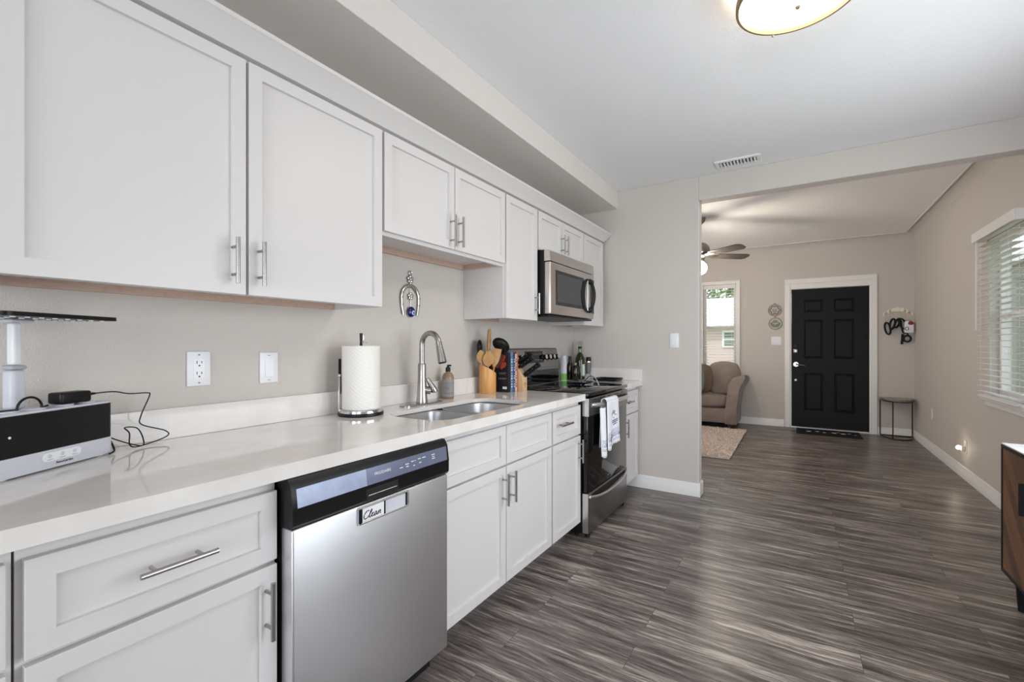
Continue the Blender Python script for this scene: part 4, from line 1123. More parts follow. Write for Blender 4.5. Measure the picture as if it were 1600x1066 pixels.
t = thing('slotted_turner', 'black turner with broad blade tipped right below the ladle', 'utensil', tuple(kb), 'utensils in the bamboo crock')
b = MB(); b.tube([kb + Vector((.018, .022, 0)), kb + Vector((.026, .034, .165))], .006, 10); b.build('handle', M['blk'], t)
b = MB(); b.prism(rrect(-.016, .030, -.003, .003, .002, 2), 'z', 0, .085); b.xf(Matrix.Translation(kb + Vector((.028, .036, .160))) @ Matrix.Rotation(R(52), 4, 'Z') @ Matrix.Rotation(R(20), 4, 'Y')); b.build('blade', M['blk_matte'], t)

# ------------------------------------------------------------------ books
def book(label, y0, y1, x0, x1, h, cover, spine_mark=None):
    t = thing('cookbook', label, 'book', ((x0 + x1) / 2, (y0 + y1) / 2, .915), 'cookbooks on the worktop')
    b = MB(); z = .9158
    b.box(x0, x1, y0, y0 + .0025, z, z + h, .0006); b.box(x0, x1, y1 - .0025, y1, z, z + h, .0006); b.box(x1 - .003, x1 + .0005, y0, y1, z, z + h, .0008); b.build('cover', cover, t)
    b = MB(); b.box(x0 + .004, x1 - .0035, y0 + .0028, y1 - .0028, z + .003, z + h - .003); b.build('pages', M['pages'], t)
    return t
t1 = book('black cookbook with red food picture on its cover, facing the sink', 2.468, 2.493, .028, .192, .258, M['bookblk'])
b = MB()
for i in range(26):
    u = random.random(); vv = random.random()
    b.sphere((.065 + .115 * u, 2.4675, 1.075 + .075 * vv), .009 + .008 * random.random(), (1, .06, 1), 10, 6)
b.build('cover_picture', M['bookred'], t1)
b = MB()
for z, x0, x1 in ((1.005, .115, .18), (.999, .115, .176), (1.04, .12, .178), (1.033, .12, .17)): b.box(x0, x1, 2.4672, 2.4679, z, z + .003)
b.build('cover_text', M['ink_g'], t1)
b = MB(); b.box(.150, .182, 2.4670, 2.4679, .936, .952); b.build('barcode_box', M['white_pl'], t1)
t2 = book('slate blue cookbook beside the black one, pale lettering on spine', 2.494, 2.520, .030, .196, .262, M['bluegrey'])
t3 = book('navy blue cookbook standing between slate blue and pink books', 2.524, 2.550, .030, .195, .255, M['navy'])
t4 = book('thin pink and white cookbook right of the navy book', 2.552, 2.574, .030, .192, .248, M['bookpink'])
t5 = book('thin orange cookbook at right end of the row beside knife block', 2.576, 2.594, .030, .190, .262, M['bookorange'])
for tt, yc_, m_ in ((t2, 2.507, M['ink_w']), (t3, 2.537, M['eye_lt']), (t4, 2.563, M['bookred'])):
    b = MB()
    for i in range(11):
        z = .945 + i * .018; b.box(.1962, .1970, yc_ - .006, yc_ + .006, z, z + .011 - .004 * (i % 3))
    b.build('spine_lettering', m_, tt)

# knife block
t = thing('knife_block', 'light pine knife block on worktop, between cookbooks and stove', 'knife block', (.18, 2.63, .915))
b = MB(); b.prism([(.075, .9158), (.222, .9158), (.222, 1.005), (.150, 1.110), (.062, 1.045)], 'y', 2.598, 2.658); b.build('block', M['pine'], t)
b = MB(); b.cone((.2225, 2.630, .962), (.2232, 2.630, .962), .008, n=16); b.box(.2224, .2232, 2.627, 2.633, .940, .972); b.build('emblem', M['bookorange'], t)
kd = Vector((.105, 0, .072)).normalized()
def knife(label, p, ln, r):
    t = thing('kitchen_knife', label, 'knife', tuple(p), 'knives in the pine block')
    p = Vector(p); b = MB()
    b.tube([p, p + kd * ln * .3, p + kd * ln * .7, p + kd * ln], [r * .9, r, r * .95, r * 1.1], 10, flat=(.65, 1.0)); b.build('handle', M['blk'], t)
    b = MB(); b.cone(p + kd * (-.004), p + kd * .003, r * .95, r * .95, 12); b.build('bolster', M['steel_bright'], t)
    b = MB()
    for s_ in (.3, .6, .85): b.cone(p + kd * ln * s_ + Vector((0, -r * .66, 0)), p + kd * ln * s_ + Vector((0, -r * .72, 0)), .0022, n=8)
    b.build('rivets', M['steel_bright'], t)
for i, (lab_, s_, y, ln, r) in enumerate((('black handled knife topmost and leftmost in the pine block', .86, 2.612, .125, .013), ('black handled knife topmost and rightmost in the pine block', .86, 2.640, .120, .013),
        ('black handled knife in second row, nearer the books', .60, 2.612, .115, .012), ('black handled knife in second row, nearer the stove', .60, 2.642, .112, .012),
        ('black handled kitchen shears lowest in the pine block', .10, 2.628, .140, .017))):
    P0 = Vector((.222, 0, 1.005)); P1 = Vector((.150, 0, 1.110)); p = P0 + (P1 - P0) * s_ + kd * .0045
    knife(lab_, (p.x, y, p.z), ln, r)

# ------------------------------------------------------------------ bottles and tray on the far worktop
def bottle(name, label, c, prof, m, parts=(), n=24):
    t = thing(name, label, 'bottle', (c[0], c[1], .915), 'bottles on the far worktop')
    b = MB(); b.lathe(prof, (c[0], c[1], .9158), n); b.build('body', m, t)
    for pn, pprof, pm in parts:
        b = MB(); b.lathe(pprof, (c[0], c[1], .9158), n); b.build(pn, pm, t)
    return t
t = bottle('olive_oil_bottle', 'tall dark green olive oil bottle with cream label, beside the stove', (.132, 3.745),
       [(.040, 0), (.043, .004), (.043, .165), (.040, .190), (.028, .215), (.0165, .232), (.0150, .240), (0, .240)], M['oil'],
       [('neck', [(.0148, .2402), (.0135, .262), (.0140, .272), (0, .272)], M['oil_neck']), ('cap', [(.0155, .2722), (.0155, .292), (0, .292)], M['blk'])])
b = MB(); lab(b, (.132, 3.745), .0434, .945, 1.050, -35, 50, 14); l1 = b.build('label', M['label'], t)
for z_, a_ in ((.948, 38), (1.038, 20)):
    b = MB(); lab(b, (.132, 3.745), .0437, z_, z_ + .006, 8 - a_, 8 + a_, 12); b.build('label_band', M['ink_g'], l1)
bottle('vinegar_bottle', 'slim dark brown bottle with black cap, left of the oil bottle', (.084, 3.636),
       [(.024, 0), (.026, .004), (.026, .120), (.022, .140), (.012, .158), (.0115, .166), (0, .166)], M['bottle_dk'], [('cap', [(.0135, .1662), (.0135, .206), (0, .206)], M['blk'])])
bottle('sauce_bottle', 'short dark sauce bottle with bronze cap, between the slim bottle and oil bottle', (.145, 3.615),
       [(.026, 0), (.028, .004), (.028, .105), (.022, .122), (.014, .132), (0, .132)], M['bottle_dk'], [('cap', [(.0155, .1322), (.0155, .150), (0, .150)], M['bronze'])])
t = bottle('condiment_bottle', 'slim white bottle with green lower label nearest the stove backguard', (.062, 3.560),
       [(.026, 0), (.027, .003), (.027, .165), (.023, .172), (0, .172)], M['white_pl2'], [('cap', [(.0235, .1722), (.0235, .212), (.020, .215), (0, .215)], M['white_pl2'])])
b = MB(); lab(b, (.062, 3.560), .0274, .920, .975, -130, 60, 20); b.build('label', M['label_gr'], t)
bottle('glass_carafe', 'tall clear glass carafe standing behind the olive oil bottle', (.098, 3.822),
       [(.036, 0), (.038, .003), (.038, .180), (.030, .215), (.024, .240), (.024, .330), (.026, .334), (.0235, .334), (.0215, .330), (.0215, .242), (.027, .214), (.035, .180), (.035, .008), (0, .008)], M['clear'])
t = bottle('pepper_grinder', 'slim grey pepper grinder right of the olive oil bottle', (.180, 3.825),
       [(.023, 0), (.024, .003), (.022, .040), (.019, .046), (0, .046)], M['clear'],
       [('body_top', [(.018, .0462), (.024, .090), (.025, .150), (0, .150)], M['plq_dk']), ('ring', [(.0245, .1502), (.0245, .158), (0, .158)], M['chrome']), ('knob', [(.021, .1582), (.023, .180), (.018, .196), (0, .198)], M['blk'])])
t = thing('serving_tray', 'black rectangular tray with rim lying on the worktop right of stove', 'tray', (.39, 3.72, .915))
b = MB(); pl0 = rrect(.285, .500, 3.640, 3.850, .025, 5); cx, cy = .3925, 3.745
rings = [[b.bm.verts.new((cx + (x - cx) * s_, cy + (y - cy) * s_, .9158 + z)) for x, y in pl0] for s_, z in ((.84, 0), (.90, .003), (1.0, .020), (.985, .0205), (.87, .006), (.82, .005))]
fs = []
for A, B_ in zip(rings, rings[1:]):
    for i in range(len(A)): fs.append(b.bm.faces.new((A[i], A[(i + 1) % len(A)], B_[(i + 1) % len(A)], B_[i])))
fs += [b.bm.faces.new(list(reversed(rings[0]))), b.bm.faces.new(rings[-1])]
b.build('dish', M['blk'], t)

# ------------------------------------------------------------------ ceiling lamp and vent
LC = (1.780, 1.950)
t = thing('ceiling_lamp', 'round flush-mount ceiling lamp with bronze ring and glowing white glass', 'lamp', (LC[0], LC[1], HK - .10))
b = MB(); b.lathe([(.13, 0), (.15, .0), (.15, .028), (.13, .028)], (LC[0], LC[1], HK - .0285), 40); b.build('ceiling_plate', M['bronze'], t)
b = MB(); b.lathe([(.193, 0), (.201, 0), (.203, .003), (.203, .027), (.201, .030), (.193, .030), (.193, 0)], (LC[0], LC[1], HK - .092), 72); rg = b.build('ring', M['bronze'], t)
for i in range(3):
    a = R(115 + 120 * i); b = MB(); b.sphere((LC[0] + .203 * math.cos(a), LC[1] + .203 * math.sin(a), HK - .092), .0055, n=12, m=8); b.build('screw', M['brass'], rg)
b = MB(); b.lathe([(0, 0), (.06, .003), (.12, .012), (.165, .026), (.190, .040), (.1915, .046), (.188, .075), (.0, .075)], (LC[0], LC[1], HK - .118), 60); b.build('glass_diffuser', M['glow'], t)
b = MB(); b.lathe([(0, 0), (.006, .002), (.009, .008), (.004, .013), (0, .013)], (LC[0], LC[1], HK - .1315), 16); b.build('finial', M['bronze'], t)
lamp('ceiling_lamp_light', 'AREA', (LC[0], LC[1], HK - .14), 5, (1.0, 0.86, 0.68), (0, 0, 0), .34, .34)

t = thing('ceiling_vent', 'white ceiling air vent with slats, near the header beam', 'vent', (1.404, 3.715, HK - .02))
b = MB(); vx0, vx1, vy0, vy1 = 1.252, 1.556, 3.640, 3.790; zc = HK
b.box(vx0, vx1, vy0, vy0 + .028, zc - .012, zc - .0005, .003); b.box(vx0, vx1, vy1 - .028, vy1, zc - .012, zc - .0005, .003)
b.box(vx0, vx0 + .03, vy0 + .028, vy1 - .028, zc - .012, zc - .0005, .003); b.box(vx1 - .03, vx1, vy0 + .028, vy1 - .028, zc - .012, zc - .0005, .003); b.build('frame', M['trim'], t)
b = MB(); b.box(vx0 + .03, vx1 - .03, vy0 + .028, vy1 - .028, zc - .0025, zc - .0005); b.build('duct', M['vent_dk'], t)
for i in range(11):
    b = MB(); x = vx0 + .041 + i * .0222; b.box(x - .0008, x + .0008, vy0 + .028, vy1 - .028, zc - .019, zc - .003, 0, 1, Matrix.Rotation(R(38), 3, 'Y')); b.build('slat', M['trim'], t)

# ------------------------------------------------------------------ living room : ceiling fan
FC = (.80, 5.66)
t = thing('ceiling_fan', 'dark ceiling fan with lit white globe in living room, half behind partition', 'fan', (FC[0], FC[1], 2.1))
b = MB(); b.lathe([(0, -.07), (.03, -.07), (.06, -.04), (.07, 0), (0, 0)], (FC[0], FC[1], HL - .0005), 28); b.build('canopy', M['fan_metal'], t)
b = MB(); b.cone((FC[0], FC[1], 2.41), (FC[0], FC[1], HL - .07), .012, n=14); b.build('downrod', M['fan_metal'], t)
b = MB(); b.lathe([(0, 0), (.085, .0), (.105, .015), (.115, .05), (.105, .09), (.07, .125), (.03, .14), (0, .14)], (FC[0], FC[1], 2.275), 36); b.build('motor', M['fan_metal'], t)
for i in range(5):
    a = R(38 + 72 * i); rm = Matrix.Translation((FC[0], FC[1], 2.262)) @ Matrix.Rotation(a, 4, 'Z') @ Matrix.Rotation(R(-13), 4, 'X')
    b = MB(); b.prism([(.16, -.05), (.24, -.062), (.55, -.070), (.592, -.052), (.600, -.02), (.590, .045), (.55, .068), (.24, .060), (.16, .05)], 'z', -.004, .004); b.xf(rm); bl = b.build('blade', M['fan_blade'], t)
    b = MB(); b.prism([(.07, -.02), (.18, -.035), (.215, -.02), (.215, .02), (.18, .035), (.07, .02)], 'z', -.009, -.0045); b.xf(rm); b.build('blade_bracket', M['fan_metal'], bl)
b = MB(); b.lathe([(0, -.022), (.05, -.022), (.062, .02), (.09, .035), (.09, .055), (0, .055)], (FC[0], FC[1], 2.215), 28); b.build('light_fitter', M['fan_metal'], t)
b = MB(); b.sphere((FC[0], FC[1], 2.118), .082, (1, 1, .98), 28, 18); b.build('globe', M['globe'], t)
lamp('fan_globe_light', 'POINT', (FC[0], FC[1], 2.015), 10, (1.0, 0.82, 0.62), radius=.07)

# ------------------------------------------------------------------ sofa
t = thing('sofa', 'taupe upholstered sofa with flared arm under the far window', 'sofa', (.1, 7.5, 0))
SX0, SX1 = -1.05, 1.02
b = MB(); b.box(SX0 + .10, SX1 - .10, 7.165, 7.80, .085, .300, .02, 2); b.build('base', M['sofa'], t)
b = MB(); b.box(SX0 + .12, SX1 - .12, 7.62, 7.82, .30, .78, .05, 3); b.build('back_frame', M['sofa'], t)
def arm(sign):
    x_in = (SX1 - .135) if sign > 0 else (SX0 + .135)
    b = MB()
    def fn(u, v):
        # section loop u, along depth v
        sec = [(0, .075), (.145, .075), (.150, .30), (.190, .60), (.268, .76), (.262, .790), (.235, .798), (.105, .745), (.050, .66), (.018, .45), (0, .25)]
        return sec
    sec = fn(0, 0); ys = [7.135, 7.150, 7.45, 7.78, 7.80]; sc = [.95, 1.0, 1.0, 1.0, .95]; zt = [0, 0, -.02, -.06, -.06]
    rings = []
    for y, s_, dz in zip(ys, sc, zt):
        cx_, cz_ = .11, .42
        rings.append([b.bm.verts.new((x_in + sign * (cx_ + (u - cx_) * s_), y, cz_ + (z - cz_) * s_ + (dz if z > .5 else 0))) for u, z in sec])
    fs = []
    for A, B_ in zip(rings, rings[1:]):
        for i in range(len(A)): fs.append(b.bm.faces.new((A[i], A[(i + 1) % len(A)], B_[(i + 1) % len(A)], B_[i])))
    fs += [b.bm.faces.new(rings[0]), b.bm.faces.new(rings[-1])]
    bmesh.ops.recalc_face_normals(b.bm, faces=fs)
    return b.build('arm', M['sofa'], t, sharp=42)
arm(1); arm(-1)
def cushion(name, x0, x1, y0, y1, z0, z1, m, parent, bev=.06, tilt=0, puff=.02):
    b = MB(); vs = b.box(x0, x1, y0, y1, z0, z1)
    bmesh.ops.subdivide_edges(b.bm, edges=list(b.bm.edges), cuts=4, use_grid_fill=True)
    c = Vector(((x0 + x1) / 2, (y0 + y1) / 2, (z0 + z1) / 2)); h = Vector(((x1 - x0) / 2, (y1 - y0) / 2, (z1 - z0) / 2))
    for v in b.bm.verts:
        d = v.co - c; n_ = Vector((d.x / h.x, d.y / h.y, d.z / h.z))
        for i in range(3):
            o1, o2 = [(1, 2), (0, 2), (0, 1)][i]
            v.co[i] = c[i] + d[i] * (1 + puff / h[i] * (1 - n_[o1] ** 2) * (1 - n_[o2] ** 2)) * (1 - .10 * (n_[o1] ** 4 * n_[o2] ** 4))
    if tilt: bmesh.ops.rotate(b.bm, cent=c, matrix=Matrix.Rotation(tilt, 3, 'X'), verts=b.bm.verts)
    return b.build(name, m, parent, sharp=180, subsurf=2)
xm = (SX0 + SX1) / 2
cushion('seat_cushion', xm + .01, SX1 - .13, 7.130, 7.66, .312, .490, M['sofa'], t, puff=.02); cushion('seat_cushion', SX0 + .13, xm - .01, 7.130, 7.66, .312, .490, M['sofa'], t, puff=.02)
bc_ = cushion('back_cushion', .655, 1.035, 7.30, 7.46, .505, .935, M['sofa'], t, tilt=R(-9), puff=.045)
bc_.rotation_euler = (0, 0, 0)
cushion('back_cushion', .02, .64, 7.40, 7.58, .505, .90, M['sofa'], t, tilt=R(-12), puff=.05); cushion('back_cushion', SX0 + .12, .0, 7.40, 7.58, .505, .88, M['sofa'], t, tilt=R(-12), puff=.05)
for x in (SX0 + .06, SX1 - .07):
    for y in (7.185, 7.75):
        b = MB(); b.prism([(x - .03, y - .03), (x + .03, y - .03), (x + .03, y + .03), (x - .03, y + .03)], 'z', 0.0, .086); b.build('foot', M['dark_wood'], t)
o = cushion('throw_pillow', .45, .68, 7.20, 7.26, .535, .90, M['pillow_b'], None, tilt=R(-10), puff=.035); tag(o, 'brown throw pillow leaning against the sofa back cushion', 'pillow')
o = cushion('throw_pillow', .28, .60, 7.05, 7.11, .535, .86, M['pillow_g'], None, tilt=R(-8), puff=.03); tag(o, 'sage green throw pillow at the partition edge, left of the brown pillow', 'pillow')

# ------------------------------------------------------------------ shag rug
b = MB(); rx0, rx1, ry0, ry1 = -1.0, 1.165, 5.285, 7.10
b.box(rx0, rx1, ry0, ry1, .001, .022, .008, 2)
rnd = random.Random(3)
for i in range(22000):
    if i < 18000: x = rnd.uniform(.45, rx1 - .002)
    else: x = rnd.uniform(rx0, .45)
    y = rnd.uniform(ry0, ry1); a = rnd.uniform(0, 2 * PI); l = rnd.uniform(.012, .026); h = rnd.uniform(.028, .046); ww = rnd.uniform(.004, .008)
    p = Vector((x, y, .018)); dx = Vector((math.cos(a), math.sin(a), 0)); pd = Vector((-dx.y, dx.x, 0))
    v0 = b.bm.verts.new(p - pd * ww); v1 = b.bm.verts.new(p + pd * ww); v2 = b.bm.verts.new(p + dx * l + Vector((0, 0, h - .018)))
    b.bm.faces.new((v0, v1, v2))
o = b.build('shag_rug', M['rug']); tag(o, 'beige shaggy area rug on the floor before the sofa', 'rug')

# ------------------------------------------------------------------ far wall things
def plaque(label, x, z, ring, inner, shape):
    t = thing('wall_plaque', label, 'plaque', (x, YF, z - .09), 'round wall plaques by the front door')
    b = MB(); b.lathe([(0, 0), (.088, 0), (.092, .006), (.088, .012), (.078, .010), (0, .010)], (0, 0, 0), 40); b.xf(Matrix.Translation((x, YF - .001, z)) @ Matrix.Rotation(R(90), 4, 'X')); p_ = b.build('disc', M['plq_lt'], t)
    b = MB(); b.tube([(x + .083 * math.cos(R(9 * i)), YF - .0135, z + .083 * math.sin(R(9 * i))) for i in range(40)], .0035, 8, closed=True); b.build('rim', ring, t)
    b = MB()
    if shape == 0:
        b.tube([(x + (.060 + .008 * math.cos(R(6 * i * 9))) * math.cos(R(9 * i)), YF - .0125, z + (.060 + .008 * math.cos(R(6 * i * 9))) * math.sin(R(9 * i))) for i in range(40)], .0065, 8, closed=True)
        b.box(x - .030, x - .006, YF - .015, YF - .011, z + .004, z + .016); b.box(x + .006, x + .030, YF - .015, YF - .011, z + .004, z + .016); b.box(x - .028, x + .028, YF - .015, YF - .011, z - .020, z - .008)
        b.box(x - .020, x + .020, YF - .015, YF - .011, z - .044, z - .034)
    else:
        b.prism([(x - .068, z + .012), (x - .060, z - .030), (x - .030, z - .056), (x + .030, z - .056), (x + .060, z - .030), (x + .068, z + .012), (x + .040, z + .020), (x + .022, z + .052), (x - .022, z + .052), (x - .040, z + .020)], 'y', YF - .015, YF - .0111)
    b.build('motif', inner, t)
    if shape == 1:
        b = MB(); b.sphere((x, YF - .016, z - .005), .014, (1, .3, 1), 14, 8); b.sphere((x - .026, YF - .016, z + .006), .012, (1, .3, 1), 12, 8); b.sphere((x + .026, YF - .016, z + .006), .012, (1, .3, 1), 12, 8); b.build('rosette', M['plq_lt'], t)
    b = MB(); b.box(x - .014, x + .014, YF - .012, YF - .001, z + .090, z + .104, .003); b.build('hanger', M['bronze'], t)
plaque('round cream wall plaque with dark wreath motif, upper of the two', 1.478, 1.735, M['plq_dk'], M['plq_dk'], 0)
plaque('round cream wall plaque with green motif, lower of the two', 1.486, 1.535, M['plq_gr'], M['plq_gr'], 1)
t = thing('light_switch', 'white triple rocker switch plate left of the black front door', 'switch', (1.50, YF, 1.215))
b = MB(); b.box(1.432, 1.562, YF - .0065, YF - .0008, 1.215, 1.340, .002, 2); b.build('cover_plate', M['white_pl'], t)
for x in (1.463, 1.497, 1.531):
    b = MB(); b.box(x - .013, x + .013, YF - .0105, YF - .0066, 1.243, 1.312, .002); b.build('rocker', M['white_pl'], t)

# moon phase hook rack with straps
t = thing('hook_rack', 'arched wall rack of seven ivory moon phases with brass hooks', 'rack', (2.90, YF, 1.55))
mc = (2.895, 1.46); pr_ = .215
mo = []
for i in range(7):
    a = R(130 - 80 * i / 6 * 1.0); s_ = (i - 3) / 3
    x = 2.895 + .128 * s_; z = 1.690 - .060 * s_ * s_; mo.append((x, z))
b = MB(); b.tube(sp([(x, YF - .006, z) for x, z in mo], 6), .004, 8); b.build('backing_rail', M['brass'], t)
for i, (x, z) in enumerate(mo):
    b = MB(); r = .026 if i != 3 else .030
    if i in (0, 1, 5, 6):
        sg = 1 if i < 3 else -1; th = .55 if i in (0, 6) else .1
        out = [(x - sg * r * math.cos(R(a)), z + r * math.sin(R(a))) for a in range(-90, 91, 15)]
        inn = [(x - sg * r * th * math.cos(R(a)), z + r * math.sin(R(a)) * .98) for a in range(75, -76, -15)]
        b.prism(out + inn, 'y', YF - .018, YF - .0105)
    else: b.cone((x, YF - .0105, z), (x, YF - .018, z), r, r * .96, 24)
    b.build('moon', M['moon'], t)
for i, (x, z) in enumerate(mo):
    b = MB(); b.tube([(x, YF - .012, z - .02), (x, YF - .012, z - .085), (x, YF - .022, z - .10), (x, YF - .034, z - .09)], .0018, 6); b.build('hook', M['brass'], t)
def strap(label, x, z, w_, h_, lean, rr=.0056, m=None, name='strap_loop', turns=2, dep=0.0):
    b = MB()
    for k_ in range(turns):
        pts = []
        for i in range(28):
            a = 2 * PI * i / 28; pts.append((x + w_ * math.cos(a) + lean * math.sin(a) + .008 * k_, YF - .030 - dep - .012 * k_ + .004 * math.sin(3 * a), z + h_ * math.sin(a) - .006 * k_))
        b.tube(pts, rr, 8, closed=True, flat=(1, 1.3))
    o = b.build(name, m or M['strap']); return tag(o, label, 'strap', 'straps hanging from the moon rack')
strap('black looped strap hanging longest at left end of the moon rack', mo[0][0] + .018, mo[0][1] - .190, .028, .080, -.010)
strap('black looped strap hanging second from left on the moon rack', mo[2][0] - .022, mo[2][1] - .185, .025, .070, .012, dep=.034)
strap('thin black strap with a reddish middle, at centre of the moon rack', mo[3][0] - .010, mo[3][1] - .180, .022, .062, .020, .0052)
strap('wide black loop strap hanging right of centre on the moon rack', mo[4][0] - .002, mo[4][1] - .185, .032, .068, -.018, .0062, dep=.026)
t = thing('treat_pouch', 'white and red pouch with black strap hanging at right of moon rack', 'pouch', (2.985, YF, 1.20))
b = MB(); b.box(2.952, 3.044, YF - .118, YF - .078, 1.375, 1.525, .012, 3); b.build('pouch', M['white_pl'], t)
b = MB(); b.sphere((3.012, YF - .110, 1.500), .034, (1, .45, .8), 18, 10); b.build('red_flap', M['red'], t)
b = MB(); b.tube([(2.973 + .017 * math.cos(R(20 * i)), YF - .1210, 1.430 + .022 * math.sin(R(20 * i))) for i in range(18)], .0035, 8, closed=True); b.build('clip', M['strap'], t)
b = MB(); b.tube(sp([(2.93, YF - .03, 1.54), (2.935, YF - .035, 1.45), (2.95, YF - .03, 1.38), (2.99, YF - .03, 1.37), (3.00, YF - .03, 1.34)], 6), .008, 8)
b.tube([(2.990 + .036 * math.cos(R(15 * i)), YF - .034, 1.300 + .040 * math.sin(R(15 * i))) for i in range(24)], .012, 8, closed=True); b.tube([(2.945, YF - .03, 1.36), (2.938, YF - .03, 1.26), (2.935, YF - .03, 1.225)], .014, 8); b.build('strap', M['strap'], t)

# half-moon console table
t = thing('console_table', 'small half-moon side table with grey stone top and thin bronze legs', 'table', (2.875, YF - .18, 0))
tc_ = (2.875, YF - .020)
def half(rx, ry, n=20): return [(tc_[0] + rx * math.cos(PI + PI * i / n), tc_[1] + ry * math.sin(PI + PI * i / n)) for i in range(n + 1)]
b = MB(); b.prism(half(.172, .34), 'z', .494, .516); b.build('top', M['stone_top'], t)
b = MB(); b.prism(half(.176, .345), 'z', .4795, .4935); b.build('top_rim', M['table_metal'], t)
b = MB(); pts = [(x, y, .008) for x, y in half(.165, .325)]; b.tube(pts + [], .007, 8, closed=True); b.build('base_ring', M['table_metal'], t)
for i, a in enumerate((183, 245, 357)):
    x = tc_[0] + .165 * math.cos(R(a)); y = tc_[1] + .325 * math.sin(R(a)) - .004; b = MB(); b.cone((x, y, .012), (x, y, .480), .0065, n=10); b.build('leg', M['table_metal'], t)

# door mat with paw prints
t = thing('door_mat', 'black door mat with white paw prints in front of the door', 'mat', (2.13, 7.58, 0))
b = MB(); b.box(1.755, 2.485, 7.345, 7.815, .001, .010, .003); b.build('mat', M['mat_blk'], t)
b = MB()
for x, y, s_ in ((1.90, 7.56, 1), (2.00, 7.60, .8), (2.08, 7.56, .7), (2.19, 7.58, 1), (2.29, 7.57, 1), (2.36, 7.62, .6), (2.24, 7.66, .5), (2.42, 7.55, .5)):
    b.sphere((x, y, .0105), .024 * s_, (1, 1.2, .1), 12, 6)
    for dx in (-.022, -.008, .008, .022): b.sphere((x + dx * s_, y + .034 * s_ - abs(dx) * .4, .0105), .010 * s_, (1, 1.4, .15), 8, 6)
b.build('paw_prints', M['ink_w'], t)

# outlets on the right wall, one with night light
t = thing('wall_outlet', 'blank white outlet plate low on right wall beside the side table', 'outlet', (XR, 6.90, .375))
b = MB(); b.box(XR - .006, XR - .0008, 6.865, 6.935, .375, .495, .002); b.build('cover_plate', M['white_pl'], t)
b = MB(); b.box(XR - .008, XR - .0062, 6.884, 6.916, .400, .470, .0006); b.build('receptacle', M['white_pl'], t)
t = thing('wall_outlet', 'white outlet plate low on right wall holding a lit night light', 'outlet', (XR, 5.68, .235))
b = MB(); b.box(XR - .006, XR - .0008, 5.645, 5.715, .235, .355, .002); b.build('cover_plate', M['white_pl'], t)
b = MB(); b.box(XR - .008, XR - .0062, 5.664, 5.696, .260, .330, .0006); b.build('receptacle', M['white_pl'], t)
t = thing('night_light', 'small glowing plug-in night light on the right wall outlet', 'night light', (XR - .03, 5.68, .255))
b = MB(); b.box(XR - .034, XR - .0085, 5.660, 5.700, .255, .300, .006, 2); b.build('plug_body', M['white_pl'], t)
b = MB(); b.sphere((XR - .048, 5.680, .285), .020, (1, 1, 1), 18, 10); b.build('lamp', M['night'], t)
lamp('night_light_glow', 'POINT', (XR - .075, 5.68, .285), .25, (1, .85, .6), radius=.02)

# ------------------------------------------------------------------ window blinds
def blind(label, axis, a0, a1, z0, z1, plane, tilt, pitch, wdt, valance, wand=None, n_lad=2):
    """horizontal blind; axis 'x': hangs in a plane x=plane, spanning y a0..a1 (room side is -x); axis 'y': plane y=plane"""
    def P(d, s_, z): return (plane + d, s_, z) if axis == 'x' else (s_, plane + d, z)
    def bx(b, d0, d1, s0, s1, c0, c1, bev=.002, rot=None):
        if axis == 'x': b.box(plane + d0, plane + d1, s0, s1, c0, c1, bev, 1, rot)
        else: b.box(s0, s1, plane + d0, plane + d1, c0, c1, bev, 1, rot)
    t = thing('window_blind', label, 'blind', P(0, (a0 + a1) / 2, z0))
    v0, v1, d0, dz0, dz1 = valance
    b = MB(); bx(b, d0, d0 + .012, v0, v1, dz0, dz1, .003)
    if axis == 'x':
        bx(b, d0 + .012, .042, v0, v0 + .012, dz0, dz1, .002); bx(b, d0 + .012, .042, v1 - .012, v1, dz0, dz1, .002)
    b.build('valance', M['trim'], t)
    b = MB(); bx(b, -.024, .024, a0, a1, dz0 + .004, dz0 + .046, .002); b.build('head_rail', M['trim'], t)
    b = MB(); z = z0 + .045
    while z < dz0 - .012:
        rm = Matrix.Rotation(tilt, 3, 'Y' if axis == 'x' else 'X'); bx(b, -wdt / 2, wdt / 2, a0, a1, z - .0016, z + .0016, 0, rm); z += pitch
    b.build('slats', M['blind'], t)
    b = MB(); bx(b, -.025, .025, a0, a1, z0, z0 + .018, .004); b.build('bottom_rail', M['trim'], t)
    b = MB()
    for k_ in range(n_lad):
        s_ = a0 + (a1 - a0) * (.12 + .76 * k_ / max(1, n_lad - 1))
        for d in (-wdt / 2 - .001, wdt / 2 + .001): b.cone(P(d, s_, z0 + .018), P(d, s_, dz0), .0011, n=6)
    b.build('ladder_cords', M['blind'], t)
    if wand:
        b = MB(); b.cone(P(-.034, wand[0], wand[1]), P(-.034, wand[0], dz0 + .01), .0045, n=8); b.build('wand', M['white_pl'], t)
    return t
blind('white horizontal blind with valance over the right wall window', 'x', 4.335, 5.065, .812, 2.05, XR - .048, R(3), .044, .050, (4.275, 5.135, -.044, 2.046, 2.122), (5.055, 1.34))
blind('white horizontal blind in the narrow window behind the sofa', 'y', W1[0] + .010, W1[1] - .010, .84, 2.165, YF + .020, R(9), .044, .048, (W1[0] + .004, W1[1] - .004, -.034, 2.105, 2.166), None)

